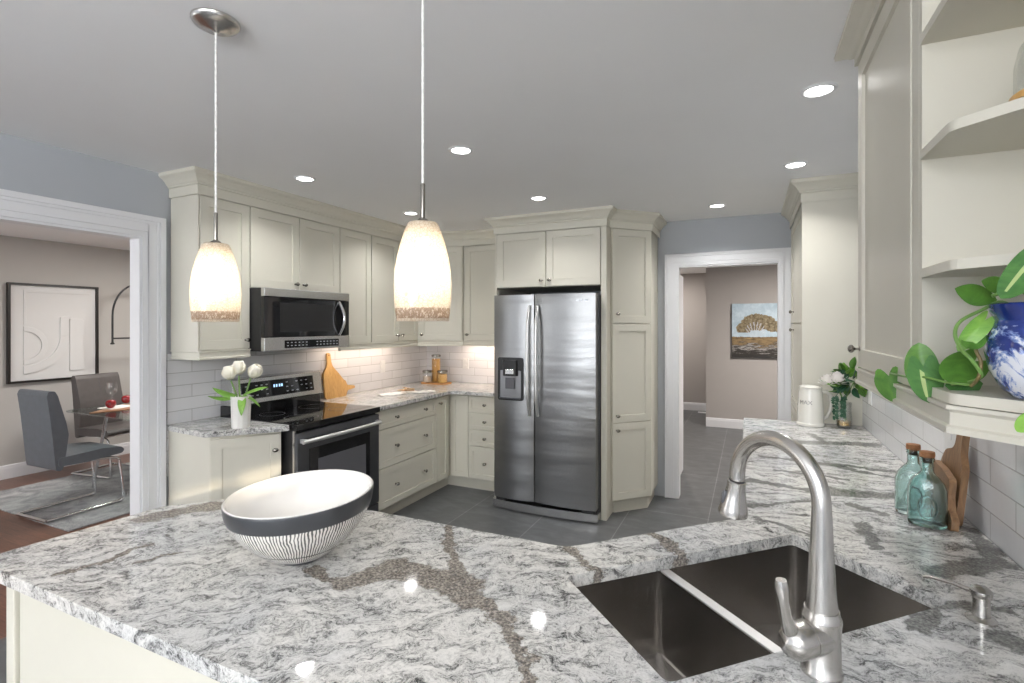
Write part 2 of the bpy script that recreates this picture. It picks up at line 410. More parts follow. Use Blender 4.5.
def granite():
    m, nt, b = new_mat('veined_granite')
    t = nt.nodes.new('ShaderNodeTexCoord')
    P = t.outputs['Object']
    w1 = noise(nt, P, 5.0, 4, 0.6)
    w2 = noise(nt, P, 26.0, 5, 0.7)
    def addv(a, bvec, k):
        s = nt.nodes.new('ShaderNodeVectorMath'); s.operation = 'SUBTRACT'
        nt.links.new(bvec, s.inputs[0]); s.inputs[1].default_value = (0.5, 0.5, 0.5)
        sc = nt.nodes.new('ShaderNodeVectorMath'); sc.operation = 'SCALE'
        nt.links.new(s.outputs[0], sc.inputs[0]); sc.inputs['Scale'].default_value = k
        ad = nt.nodes.new('ShaderNodeVectorMath'); ad.operation = 'ADD'
        nt.links.new(a, ad.inputs[0]); nt.links.new(sc.outputs[0], ad.inputs[1])
        return ad.outputs[0]
    Q = addv(addv(P, w1.outputs['Color'], 0.22), w2.outputs['Color'], 0.035)
    def mapped(src, scale, rot):
        mp = nt.nodes.new('ShaderNodeMapping'); mp.vector_type = 'TEXTURE'
        mp.inputs['Scale'].default_value = tuple(1 / k for k in scale); mp.inputs['Rotation'].default_value = (0, 0, rot)
        nt.links.new(src, mp.inputs[0]); return mp.outputs[0]
    sp = nt.nodes.new('ShaderNodeSeparateXYZ'); nt.links.new(P, sp.inputs[0])
    side = mathn(nt, 'MULTIPLY_ADD', sp.outputs['X'], 3.0, 0.9, clamp=True)     # 0 on the peninsula, 1 on the wall run
    fa = noise(nt, mapped(Q, (1.0, 2.4, 1.5), R(35)), 15, 9, 0.76, 0.3)
    fb = noise(nt, mapped(Q, (1.0, 3.2, 1.5), R(6)), 11, 9, 0.74, 0.3)
    mx = N(nt, 'ShaderNodeMix'); mx.data_type = 'FLOAT'
    nt.links.new(side, mx.inputs[0]); nt.links.new(fa.outputs[0], mx.inputs[2]); nt.links.new(fb.outputs[0], mx.inputs[3])
    flow = mx.outputs[0]
    fine = noise(nt, mapped(Q, (1, 1.5, 1), R(30)), 120, 5, 0.8, 0.2)
    f = mathn(nt, 'ADD', mathn(nt, 'MULTIPLY', flow, 0.58), mathn(nt, 'MULTIPLY', fine.outputs[0], 0.42))
    base = ramp(nt, f, [(0.385, (0.035, 0.035, 0.036)), (0.43, (0.15, 0.15, 0.15)), (0.465, (0.36, 0.357, 0.35)),
                        (0.505, (0.60, 0.595, 0.585)), (0.57, (0.75, 0.745, 0.73))])
    big = noise(nt, Q, 2.6, 3, 0.5)
    tone = ramp(nt, big.outputs[0], [(0.35, (0.84, 0.85, 0.87)), (0.6, (1.0, 0.985, 0.96))])
    base = mixc(nt, 1.0, base, tone, 'MULTIPLY')
    # coloured bands running through the slab
    V = addv(addv(P, w1.outputs['Color'], 0.10), w2.outputs['Color'], 0.075)
    vs = nt.nodes.new('ShaderNodeSeparateXYZ'); nt.links.new(V, vs.inputs[0])
    kb = seg_mask(nt, vs.outputs['X'], vs.outputs['Y'], BROWN)
    kg = seg_mask(nt, vs.outputs['X'], vs.outputs['Y'], GREY)
    gr = noise(nt, P, 160, 3, 0.7)
    bc = ramp(nt, gr.outputs[0], [(0.36, (0.025, 0.021, 0.018)), (0.5, (0.15, 0.125, 0.10)), (0.64, (0.42, 0.37, 0.32))])
    gc = ramp(nt, gr.outputs[0], [(0.38, (0.035, 0.036, 0.034)), (0.52, (0.13, 0.13, 0.12)), (0.66, (0.28, 0.28, 0.265))])
    def soft(k):
        return mathn(nt, 'MULTIPLY', mathn(nt, 'MULTIPLY_ADD', k, 5.0, mathn(nt, 'MULTIPLY_ADD', fine.outputs[0], 6.0, -3.0), clamp=True), 0.86)
    base = mixc(nt, soft(kg), base, gc)
    base = mixc(nt, soft(kb), base, bc)
    nt.links.new(base, b.inputs['Base Color'])
    b.inputs['Roughness'].default_value = 0.06
    b.inputs['Specular IOR Level'].default_value = 0.42
    return m
M['granite'] = granite()

def shade_mat():
    m, nt, b = new_mat('crackled_pendant_glass')
    nt.nodes.remove(b)
    t = nt.nodes.new('ShaderNodeTexCoord')
    vo = N(nt, 'ShaderNodeTexVoronoi'); vo.feature = 'DISTANCE_TO_EDGE'; vo.inputs['Scale'].default_value = 130
    nt.links.new(t.outputs['Object'], vo.inputs['Vector'])
    crack = mathn(nt, 'GREATER_THAN', vo.outputs[0], 0.06)
    n = noise(nt, coords(nt, (1, 1, 0.5)), 160, 4, 0.8)
    sp = nt.nodes.new('ShaderNodeSeparateXYZ'); nt.links.new(t.outputs['Object'], sp.inputs[0])
    low = mathn(nt, 'LESS_THAN', sp.outputs['Z'], 0.030)
    high = mathn(nt, 'GREATER_THAN', sp.outputs['Z'], 0.006)
    band = mathn(nt, 'MULTIPLY', low, high)
    speck = mathn(nt, 'GREATER_THAN', n.outputs[0], 0.46)
    k = mathn(nt, 'MULTIPLY', band, speck)
    col = mixc(nt, crack, (0.72, 0.64, 0.54), (0.92, 0.89, 0.84))
    col = mixc(nt, mathn(nt, 'MULTIPLY', k, 0.85), col, (0.42, 0.33, 0.27))
    tl = N(nt, 'ShaderNodeBsdfTranslucent'); nt.links.new(col, tl.inputs[0])
    df = N(nt, 'ShaderNodeBsdfDiffuse'); nt.links.new(col, df.inputs[0])
    tr = N(nt, 'ShaderNodeBsdfTransparent'); nt.links.new(col, tr.inputs[0])
    gl = N(nt, 'ShaderNodeBsdfGlossy'); gl.inputs['Roughness'].default_value = 0.08
    a = N(nt, 'ShaderNodeMixShader'); a.inputs[0].default_value = 0.25
    nt.links.new(tl.outputs[0], a.inputs[1]); nt.links.new(df.outputs[0], a.inputs[2])
    c = N(nt, 'ShaderNodeMixShader'); c.inputs[0].default_value = 0.30
    nt.links.new(a.outputs[0], c.inputs[1]); nt.links.new(tr.outputs[0], c.inputs[2])
    d = N(nt, 'ShaderNodeMixShader'); d.inputs[0].default_value = 0.05
    nt.links.new(c.outputs[0], d.inputs[1]); nt.links.new(gl.outputs[0], d.inputs[2])
    nt.links.new(d.outputs[0], nt.nodes['Material Output'].inputs[0])
    return m
M['shade'] = shade_mat()

def stripe_bowl():
    m, nt, b = new_mat('striped_bowl_glaze')
    t = nt.nodes.new('ShaderNodeTexCoord')
    sp = nt.nodes.new('ShaderNodeSeparateXYZ'); nt.links.new(t.outputs['Object'], sp.inputs[0])
    ang = mathn(nt, 'ARCTAN2', sp.outputs['Y'], sp.outputs['X'])
    n = noise(nt, t.outputs['Object'], 22, 3)
    a2 = mathn(nt, 'MULTIPLY_ADD', n.outputs[0], 0.10, ang)
    s = mathn(nt, 'SINE', mathn(nt, 'MULTIPLY', a2, 136.0))
    n2 = noise(nt, t.outputs['Object'], 40, 2)
    thr = mathn(nt, 'MULTIPLY_ADD', n2.outputs[0], 1.5, -0.52)
    line = mathn(nt, 'GREATER_THAN', s, thr)
    ring = mathn(nt, 'LESS_THAN', mathn(nt, 'ABSOLUTE', mathn(nt, 'SUBTRACT', sp.outputs['Z'], 0.046)), 0.0016)
    k = mathn(nt, 'MAXIMUM', mathn(nt, 'MULTIPLY', line, 0.9), ring)
    nt.links.new(mixc(nt, k, (0.78, 0.75, 0.71), (0.05, 0.05, 0.052)), b.inputs['Base Color'])
    b.inputs['Roughness'].default_value = 0.25
    return m
M['stripes'] = stripe_bowl()

def china():
    m, nt, b = new_mat('blue_and_white_china')
    v = coords(nt)
    n = noise(nt, v, 17, 6, 0.65, 0.8)
    t = nt.nodes.new('ShaderNodeTexCoord')
    sp = nt.nodes.new('ShaderNodeSeparateXYZ'); nt.links.new(t.outputs['Object'], sp.inputs[0])
    top = mathn(nt, 'MULTIPLY', mathn(nt, 'GREATER_THAN', sp.outputs['Z'], 0.118), 0.12)
    f = mathn(nt, 'ADD', n.outputs[0], top)
    nt.links.new(ramp(nt, f, [(0.44, (0.72, 0.74, 0.80)), (0.475, (0.20, 0.28, 0.55)), (0.52, (0.008, 0.025, 0.17)), (0.75, (0.015, 0.04, 0.24))]), b.inputs['Base Color'])
    b.inputs['Roughness'].default_value = 0.08
    b.inputs['Coat Weight'].default_value = 0.6
    return m
M['china'] = china()

def landscape():
    """loose painted landscape: pale sky, a spreading tree, ochre field, dark water; local x 0..0.78, z 0..0.78"""
    m, nt, b = new_mat('painted_landscape_canvas')
    t = nt.nodes.new('ShaderNodeTexCoord')
    sp = nt.nodes.new('ShaderNodeSeparateXYZ'); nt.links.new(t.outputs['Object'], sp.inputs[0])
    X, Z = sp.outputs['X'], sp.outputs['Z']
    n = noise(nt, t.outputs['Object'], 9, 6, 0.7)
    nb = noise(nt, coords(nt, (1.2, 1, 9)), 5, 5, 0.65)
    zz = mathn(nt, 'MULTIPLY_ADD', n.outputs[0], 0.05, Z)
    sky = ramp(nt, n.outputs[0], [(0.35, (0.36, 0.47, 0.55)), (0.65, (0.55, 0.65, 0.72))])
    gz = mathn(nt, 'MULTIPLY_ADD', nb.outputs[0], 0.9, mathn(nt, 'MULTIPLY', Z, 1.6))
    ground = ramp(nt, gz, [(0.45, (0.02, 0.017, 0.015)), (0.62, (0.035, 0.028, 0.022)), (0.68, (0.42, 0.40, 0.38)), (0.74, (0.05, 0.035, 0.02)), (0.84, (0.30, 0.20, 0.09)), (0.94, (0.08, 0.05, 0.025)), (1.02, (0.33, 0.23, 0.10))])
    col = mixc(nt, mathn(nt, 'LESS_THAN', zz, 0.325), sky, ground)
    def blob(cx, cz, rx, rz):
        a = mathn(nt, 'DIVIDE', mathn(nt, 'SUBTRACT', X, cx), rx); c = mathn(nt, 'DIVIDE', mathn(nt, 'SUBTRACT', Z, cz), rz)
        r2 = mathn(nt, 'ADD', mathn(nt, 'MULTIPLY', a, a), mathn(nt, 'MULTIPLY', c, c))
        return mathn(nt, 'MULTIPLY_ADD', r2, -1.0, 1.0)
    k = blob(0.33, 0.51, 0.20, 0.12)
    for a in ((0.16, 0.42, 0.10, 0.09), (0.54, 0.45, 0.12, 0.08), (0.45, 0.50, 0.12, 0.10), (0.62, 0.42, 0.08, 0.06)):
        k = mathn(nt, 'MAXIMUM', k, blob(*a))
    n3 = noise(nt, t.outputs['Object'], 26, 4, 0.7)
    k = mathn(nt, 'GREATER_THAN', mathn(nt, 'MULTIPLY_ADD', n3.outputs[0], 1.2, k), 0.62)
    treec = ramp(nt, n3.outputs[0], [(0.38, (0.10, 0.07, 0.03)), (0.55, (0.24, 0.19, 0.11)), (0.68, (0.36, 0.31, 0.20))])
    col = mixc(nt, mathn(nt, 'MULTIPLY', k, mathn(nt, 'GREATER_THAN', Z, 0.36)), col, treec)
    # pale stems fanning from the foot of the tree
    a = mathn(nt, 'ARCTAN2', mathn(nt, 'SUBTRACT', X, 0.31), mathn(nt, 'SUBTRACT', Z, 0.27))
    s = mathn(nt, 'GREATER_THAN', mathn(nt, 'SINE', mathn(nt, 'MULTIPLY_ADD', n3.outputs[0], 9.0, mathn(nt, 'MULTIPLY', a, 30.0))), 0.45)
    core = mathn(nt, 'MULTIPLY', mathn(nt, 'GREATER_THAN', blob(0.31, 0.40, 0.13, 0.115), 0.0), mathn(nt, 'GREATER_THAN', Z, 0.30))
    col = mixc(nt, mathn(nt, 'MULTIPLY', mathn(nt, 'MULTIPLY', s, core), 0.75), col, (0.50, 0.51, 0.55))
    nt.links.new(col, b.inputs['Base Color'])
    b.inputs['Roughness'].default_value = 0.6
    bump(nt, b, n3.outputs[0], 0.2, 0.002)
    return m
M['landscape'] = landscape()

# ------------------------------------------------------------------ mesh helpers
ORIGIN = {}          # world offset of things whose parts are written in world coordinates

class MB:
    def __init__(self):
        self.bm = bmesh.new()
        self.mi = 0
    def face(self, vs):
        try:
            f = self.bm.faces.new(vs); f.material_index = self.mi
            return f
        except ValueError:
            return None
    def pts(self, ps):
        return [self.bm.verts.new(p) for p in ps]
    def box(self, x0, x1, y0, y1, z0, z1, mtx=None):
        ps = [Vector((x, y, z)) for z in (z0, z1) for y in (y0, y1) for x in (x0, x1)]
        if mtx: ps = [mtx @ p for p in ps]
        v = self.pts(ps)
        for q in ((0, 2, 3, 1), (4, 5, 7, 6), (0, 1, 5, 4), (2, 6, 7, 3), (0, 4, 6, 2), (1, 3, 7, 5)):
            self.face([v[i] for i in q])
        return self
    def prism(self, poly, z0, z1, holes=(), mtx=None):
        """poly: list of (x,y); holes: list of polys. Solid with flat top and bottom."""
        loops = [list(poly)] + [list(h) for h in holes]
        tris = tessellate_polygon([[Vector((x, y, 0)) for x, y in l] for l in loops])
        flat = [p for l in loops for p in l]
        T = (lambda p: mtx @ Vector(p)) if mtx else (lambda p: Vector(p))
        top = self.pts([T((x, y, z1)) for x, y in flat]); bot = self.pts([T((x, y, z0)) for x, y in flat])
        for a, b_, c in tris:
            (x0_, y0_), (x1_, y1_), (x2_, y2_) = flat[a], flat[b_], flat[c]
            area = (x1_ - x0_) * (y2_ - y0_) - (x2_ - x0_) * (y1_ - y0_)
            if abs(area) < 1e-12: continue
            if area < 0: b_, c = c, b_
            self.face([top[a], top[b_], top[c]]); self.face([bot[a], bot[c], bot[b_]])
        i0 = 0
        for l in loops:
            n = len(l)
            for i in range(n):
                j = (i + 1) % n
                self.face([bot[i0 + i], bot[i0 + j], top[i0 + j], top[i0 + i]])
            i0 += n
        return self
    def lathe(self, prof, c=(0, 0, 0), seg=32, mtx=None, sx=1.0, sy=1.0, cap0=True, cap1=True):
        rings = []
        T = (lambda p: mtx @ Vector(p)) if mtx else (lambda p: Vector(p))
        for r, z in prof:
            rings.append(self.pts([T((c[0] + sx * r * math.cos(2 * PI * i / seg), c[1] + sy * r * math.sin(2 * PI * i / seg), c[2] + z)) for i in range(seg)]))
        for a, b_ in zip(rings, rings[1:]):
            for i in range(seg):
                j = (i + 1) % seg
                self.face([a[i], a[j], b_[j], b_[i]])
        if cap0: self.face(list(reversed(rings[0])))
        if cap1: self.face(rings[-1])
        return self
    def tube(self, pts, r, seg=10, caps=True, flat=1.0):
        P = [Vector(p) for p in pts]; n = len(P)
        rr = r if isinstance(r, (list, tuple)) else [r] * n
        t0 = (P[1] - P[0]).normalized()
        up = Vector((0, 0, 1)) if abs(t0.z) < 0.9 else Vector((1, 0, 0))
        nx = t0.cross(up).normalized()
        rings = []
        for i in range(n):
            t = (P[min(i + 1, n - 1)] - P[max(i - 1, 0)]).normalized()
            nx = (nx - t * nx.dot(t)).normalized()
            ny = t.cross(nx)
            rings.append(self.pts([P[i] + (nx * math.cos(2 * PI * k / seg) + ny * math.sin(2 * PI * k / seg) * flat) * rr[i] for k in range(seg)]))
        for a, b_ in zip(rings, rings[1:]):
            for k in range(seg):
                j = (k + 1) % seg
                self.face([a[k], a[j], b_[j], b_[k]])
        if caps:
            self.face(list(reversed(rings[0]))); self.face(rings[-1])
        return self
    def sweep(self, prof, path):
        """prof: closed list (d, z), d outward to the right of the path; path: list (x, y); mitred"""
        n = len(path); rings = []
        P = [Vector((x, y)) for x, y in path]
        for i in range(n):
            def nrm(a, b_):
                t = (b_ - a).normalized(); return Vector((t.y, -t.x))
            if i == 0: o = nrm(P[0], P[1])
            elif i == n - 1: o = nrm(P[-2], P[-1])
            else:
                a, b_ = nrm(P[i - 1], P[i]), nrm(P[i], P[i + 1])
                o = (a + b_) / max(0.2, (1 + a.dot(b_)))
            rings.append(self.pts([(P[i].x + o.x * d, P[i].y + o.y * d, z) for d, z in prof]))
        m = len(prof)
        for a, b_ in zip(rings, rings[1:]):
            for k in range(m):
                j = (k + 1) % m
                self.face([a[k], a[j], b_[j], b_[k]])
        self.face(list(reversed(rings[0]))); self.face(rings[-1])
        return self
    def build(self, name, mat, parent=None, smooth=False, bevel=0.0, bseg=2, subsurf=0, angle=40, solid=0.0):
        bm = self.bm
        bmesh.ops.remove_doubles(bm, verts=bm.verts[:], dist=1e-6)
        bmesh.ops.recalc_face_normals(bm, faces=bm.faces[:])
        off = Vector((0, 0, 0)); p = parent
        while p is not None:
            off += ORIGIN.get(p.name, Vector((0, 0, 0))); p = p.parent
        if off.length > 0:
            bmesh.ops.translate(bm, verts=bm.verts[:], vec=-off)
        me = bpy.data.meshes.new(name); bm.to_mesh(me); bm.free()
        mats = mat if isinstance(mat, (list, tuple)) else [mat]
        for x in mats: me.materials.append(x)
        o = bpy.data.objects.new(name, me); C.objects.link(o)
        if parent is not None: o.parent = parent
        if smooth:
            for f in me.polygons: f.use_smooth = True
            try: me.set_sharp_from_angle(angle=R(angle))
            except Exception: pass
        if solid:
            md = o.modifiers.new('thickness', 'SOLIDIFY'); md.thickness = solid; md.offset = 0
        if bevel:
            md = o.modifiers.new('eased_edges', 'BEVEL'); md.width = bevel; md.segments = bseg
            md.limit_method = 'ANGLE'; md.angle_limit = R(35)
        if subsurf:
            md = o.modifiers.new('smooth', 'SUBSURF'); md.levels = subsurf; md.render_levels = subsurf
        return o

def thing(name, label, cat, loc=(0, 0, 0), rotz=0.0, group=None, local=False):
    o = bpy.data.objects.new(name, None); C.objects.link(o)
    o.empty_display_size = 0.05
    o.location = loc; o.rotation_euler = (0, 0, rotz)
    o['label'] = label; o['category'] = cat
    if group: o['group'] = group
    if not local: ORIGIN[o.name] = Vector(loc)
    return o

def tag(o, label, cat, group=None, kind=None):
    o['label'] = label; o['category'] = cat
    if group: o['group'] = group
    if kind: o['kind'] = kind
    return o

def structure(o, label=None, cat=None):
    o['kind'] = 'structure'
    if label: o['label'] = label
    if cat: o['category'] = cat
    return o

def dup(root, loc, rotz=None, label=None, group=None):
    r = root.copy(); C.objects.link(r); r.location = loc
    if rotz is not None: r.rotation_euler = (0, 0, rotz)
    if label: r['label'] = label
    if group: r['group'] = group
    for ch in list(root.children):
        c = ch.copy(); C.objects.link(c); c.parent = r
        for g in list(ch.children):
            d = g.copy(); C.objects.link(d); d.parent = c
    return r

def round_poly(poly, rad, seg=5):
    """round the corners of a polygon; rad is one radius or one per corner"""
    n = len(poly); out = []
    rr = rad if isinstance(rad, (list, tuple)) else [rad] * n
    for i in range(n):
        p = Vector(poly[i]); a = Vector(poly[i - 1]); b_ = Vector(poly[(i + 1) % n]); r = rr[i]
        if r <= 0: out.append((p.x, p.y)); continue
        ua, ub = (a - p).normalized(), (b_ - p).normalized()
        ang = ua.angle(ub)
        d = min(r / math.tan(ang / 2), 0.45 * min((a - p).length, (b_ - p).length))
        q0, q1 = p + ua * d, p + ub * d
        for k in range(seg + 1):
            t = k / seg
            q = q0 * (1 - t) ** 2 + p * 2 * t * (1 - t) + q1 * t * t
            out.append((q.x, q.y))
    return out

def frame_mtx(p0, u):
    """local (a across, d outward, b up) -> world; outward = u x z"""
    u = Vector((u[0], u[1], 0)).normalized(); n = u.cross(Vector((0, 0, 1)))
    m = Matrix(((u.x, n.x, 0, p0[0]), (u.y, n.y, 0, p0[1]), (0, 0, 1, p0[2]), (0, 0, 0, 1)))
    return m

KNOB = [(0.0001, 0.0), (0.009, 0.0), (0.009, 0.002), (0.0045, 0.004), (0.0045, 0.012), (0.009, 0.016), (0.0145, 0.020), (0.0155, 0.024), (0.013, 0.029), (0.007, 0.032), (0.0001, 0.033)]
def add_knob(parent, m, a, b, t):
    """small oval nickel knob on a door or drawer front"""
    k = MB()
    rot = m @ Matrix.Translation((a, t, b)) @ Matrix.Rotation(R(-90), 4, 'X')
    k.lathe(KNOB, seg=16, mtx=rot, sx=1.15, sy=0.85, cap0=False, cap1=False)
    return k.build('knob', M['nickel_dark'], parent, smooth=True)

def front(parent, name, p0, u, w, h, knobs=(), rail=0.058, t=0.020, rec=0.009, mat='cream', label=None):
    """a shaker front (recessed flat panel) as one part, its knobs as sub-parts"""
    m = frame_mtx(p0, u)
    g = 0.0015; c = 0.0018; s = 0.004
    mb = MB()
    def loop(x0, z0, x1, z1, d):
        return mb.pts([m @ Vector(p) for p in ((x0, d, z0), (x1, d, z0), (x1, d, z1), (x0, d, z1))])
    L = [loop(g, g, w - g, h - g, 0.0), loop(g, g, w - g, h - g, t - c), loop(g + c, g + c, w - g - c, h - g - c, t),
         loop(rail, rail, w - rail, h - rail, t), loop(rail + s * 0.4, rail + s * 0.4, w - rail - s * 0.4, h - rail - s * 0.4, t - rec)]
    for a, b_ in zip(L, L[1:]):
        for i in range(4):
            j = (i + 1) % 4
            mb.face([a[i], a[j], b_[j], b_[i]])
    mb.face(L[-1]); mb.face(list(reversed(L[0])))
    o = mb.build(name, M[mat], parent)
    if label: o['label'] = label
    for a, b_ in knobs:
        add_knob(o, m, a, b_, t)
    return o

CR = [(0.0, 2.292), (0.006, 2.292), (0.006, 2.348), (0.014, 2.352), (0.014, 2.360), (0.022, 2.366), (0.030, 2.380), (0.046, 2.397), (0.062, 2.406), (0.066, 2.412), (0.066, 2.4295), (0.0, 2.4295)]
RAIL = [(-0.02, 0.0), (0.008, 0.0), (0.008, 0.012), (0.003, 0.016), (0.003, 0.042), (0.010, 0.046), (0.010, 0.054), (-0.02, 0.054)]
def rail_prof(z0):
    return [(d, z0 + z) for d, z in RAIL]

# ================================================================== THE SETTING
CEIL = 2.43; CT = 0.914; XW = -3.2; YW = 4.65; XR = 0.63
mb = MB(); mb.box(-3.285, 2.6, -6.2, 9.7, -0.06, 0.0)
structure(mb.build('floor', M['slate']), 'dark slate tile floor of kitchen and hall', 'floor')
mb = MB(); mb.box(-6.8, -3.285, -1.1, 5.4, -0.06, 0.0)
structure(mb.build('floor_dining', M['planks']), 'reddish wood plank floor of the dining room', 'floor')
mb = MB(); mb.box(-3.285, 2.6, -6.2, 9.7, CEIL, CEIL + 0.06)
structure(mb.build('ceiling', M['ceiling']), 'flat white kitchen ceiling', 'ceiling')
mb = MB(); mb.box(-6.8, -3.285, -1.1, 5.4, 2.40, 2.46)
structure(mb.build('ceiling_dining', M['ceiling']), 'flat white dining room ceiling', 'ceiling')

# left wall: opening to the dining room, kitchen side blue grey, dining side greige
OY0, OY1, OZ = -0.75, 1.765, 2.035
mb = MB()
mb.box(-3.24, XW, -6.2, OY0, 0, CEIL); mb.box(-3.24, XW, OY1, YW, 0, CEIL); mb.box(-3.24, XW, OY0, OY1, OZ, CEIL)
structure(mb.build('wall_left', M['wall']), 'blue grey wall with wide opening to dining room', 'wall')
mb = MB()
mb.box(-3.285, -3.24, -6.2, OY0, 0, CEIL); mb.box(-3.285, -3.24, OY1, 5.4, 0, CEIL); mb.box(-3.285, -3.24, OY0, OY1, OZ, CEIL)
structure(mb.build('wall_dining_near', M['greige']), 'dining room side of the wall beside the opening', 'wall')
# back wall with the hall doorway
DX0, DX1, DZ = -0.568, 0.227, 2.035
mb = MB()
mb.box(XW, DX0, YW, YW + 0.11, 0, CEIL); mb.box(DX1, XR + 0.12, YW, YW + 0.11, 0, CEIL); mb.box(DX0, DX1, YW, YW + 0.11, DZ, CEIL)
structure(mb.build('wall_back', M['wall']), 'blue grey back wall with doorway to the hall', 'wall')
# right wall with the side window behind the camera
SW = (-1.72, -0.58, 1.66, 2.20)
mb = MB()
mb.box(XR, XR + 0.12, SW[1], YW, 0, CEIL); mb.box(XR, XR + 0.12, -6.2, SW[0], 0, CEIL)
mb.box(XR, XR + 0.12, SW[0], SW[1], 0, SW[2]); mb.box(XR, XR + 0.12, SW[0], SW[1], SW[3], CEIL)
structure(mb.build('wall_right', M['wall']), 'blue grey wall behind the sink run', 'wall')
# rear wall with a wide window
RW = (-3.05, 0.05, 0.5, 2.25)
mb = MB()
mb.box(XW, RW[0], -6.2, -6.08, 0, CEIL); mb.box(RW[1], XR, -6.2, -6.08, 0, CEIL)
mb.box(RW[0], RW[1], -6.2, -6.08, 0, RW[2]); mb.box(RW[0], RW[1], -6.2, -6.08, RW[3], CEIL)
structure(mb.build('wall_rear', M['wall']), 'wall with wide window behind the camera', 'wall')

def window(name, axis, a0, a1, z0, z1, c, mull, label):
    """frame with mullions as one mesh, its panes as a child; axis 'x' or 'y' is the direction the window runs"""
    mb = MB(); gl = MB()
    def bx(m, s0, s1, q0, q1, d):
        if axis == 'x': m.box(s0, s1, c - d, c + d, q0, q1)
        else: m.box(c - d, c + d, s0, s1, q0, q1)
    bx(mb, a0, a1, z0, z0 + 0.06, 0.04); bx(mb, a0, a1, z1 - 0.06, z1, 0.04)
    bx(mb, a0, a0 + 0.06, z0 + 0.06, z1 - 0.06, 0.04); bx(mb, a1 - 0.06, a1, z0 + 0.06, z1 - 0.06, 0.04)
    for i in range(1, mull):
        s = a0 + (a1 - a0) * i / mull
        bx(mb, s - 0.025, s + 0.025, z0 + 0.06, z1 - 0.06, 0.03)
    o = structure(mb.build(name, M['white']), label, 'window')
    bx(gl, a0 + 0.06, a1 - 0.06, z0 + 0.06, z1 - 0.06, 0.003)
    gl.build('pane', M['pane'], o)
window('window_1', 'x', *RW, -6.14, 3, 'white framed three light window behind the camera')
window('window_2', 'y', *SW, XR + 0.06, 2, 'white framed side window behind the camera')

# dining room shell
mb = MB(); mb.box(-6.8, -6.65, -1.1, 5.4, 0, 2.4)
structure(mb.build('wall_dining', M['greige']), 'greige dining room wall behind the framed relief', 'wall')
mb = MB(); mb.box(-6.65, -3.285, 5.28, 5.4, 0, 2.4)
structure(mb.build('wall_dining_end', M['greige']), 'end wall of the dining room', 'wall')
mb = MB(); DWn = (-6.1, -3.9, 0.7, 2.15)
mb.box(-6.65, DWn[0], -1.1, -0.98, 0, 2.4); mb.box(DWn[1], -3.285, -1.1, -0.98, 0, 2.4)
mb.box(DWn[0], DWn[1], -1.1, -0.98, 0, DWn[2]); mb.box(DWn[0], DWn[1], -1.1, -0.98, DWn[3], 2.4)
structure(mb.build('wall_dining_window', M['greige']), 'dining room wall with window, left of the frame', 'wall')
window('window_3', 'x', *DWn, -1.04, 2, 'white framed dining room window')
BB = [(0, 0), (0.014, 0), (0.014, 0.10), (0.010, 0.115), (0.010, 0.125), (0.004, 0.135), (0, 0.135)]
mb = MB(); mb.sweep(BB, [(-6.65, -0.98), (-6.65, 5.28)])
structure(mb.build('baseboard_dining', M['white']), 'white baseboard along dining room wall', 'baseboard')

# hall shell
mb = MB(); mb.box(-0.583, 2.6, 8.13, 8.25, 0, CEIL)
structure(mb.build('wall_hall_right', M['hallwall']), 'taupe hall wall carrying the landscape painting', 'wall')
mb = MB(); mb.box(-0.583, -0.46, 8.25, 9.55, 0, CEIL)
structure(mb.build('wall_hall_return', M['hallwall']), 'return of the taupe hall wall', 'wall')
mb = MB(); mb.box(-2.2, -0.46, 9.55, 9.67, 0, CEIL)
structure(mb.build('wall_hall_back', M['hallwall']), 'far taupe wall at the end of the hall', 'wall')
mb = MB(); mb.box(-2.3, -2.2, YW + 0.11, 9.67, 0, CEIL)
structure(mb.build('wall_hall_left', M['hallwall']), 'left wall of the hall', 'wall')
mb = MB(); mb.box(2.4, 2.5, YW + 0.11, 8.13, 0, CEIL); mb.box(0.75, 2.4, YW, YW + 0.11, 0, CEIL)
structure(mb.build('wall_hall_side', M['hallwall']), 'right wall of the hall', 'wall')
mb = MB(); mb.sweep(BB, [(2.4, 8.13)[::1], (-0.583, 8.13)][::-1])
structure(mb.build('baseboard_hall_right', M['white']), 'white baseboard under the landscape painting', 'baseboard')
mb = MB(); mb.sweep(BB, [(-2.2, 9.55), (-0.583, 9.55)])
structure(mb.build('baseboard_hall_back', M['white']), 'white baseboard at the far end of the hall', 'baseboard')

# casings
def casing(name, rect, axis, c, sgn, label, wid=0.118, legs=(1, 1)):
    """moulded door casing round an opening; rect = (a0, a1, ztop); sgn = side it projects to"""
    a0, a1, z1 = rect
    mb = MB()
    def bx(s0, s1, q0, q1, d):
        if axis == 'y': mb.box(min(c, c + sgn * d), max(c, c + sgn * d), s0, s1, q0, q1)
        else: mb.box(s0, s1, min(c, c + sgn * d), max(c, c + sgn * d), q0, q1)
    steps = [(0.0, 0.030, 0.013), (0.030, 0.078, 0.017), (0.078, 0.094, 0.020), (0.094, wid, 0.027)]
    for s0, s1, d in steps:
        if legs[0]: bx(a0 - s1, a0 - s0, 0, z1 + s1, d)
        if legs[1]: bx(a1 + s0, a1 + s1, 0, z1 + s1, d)
        bx(a0 - (s0 if legs[0] else 0), a1 + (s0 if legs[1] else 0), z1 + s0, z1 + s1, d)
    return structure(mb.build(name, M['white'], bevel=0.002, bseg=1), label, 'trim')
casing('trim_1', (OY0, OY1, OZ), 'y', XW, 1, 'wide white casing round the dining room opening', 0.125)
casing('trim_2', (DX0, DX1, DZ), 'x', YW, -1, 'white casing round the hall doorway', 0.104)
mb = MB(); e = 0.012   # jamb linings
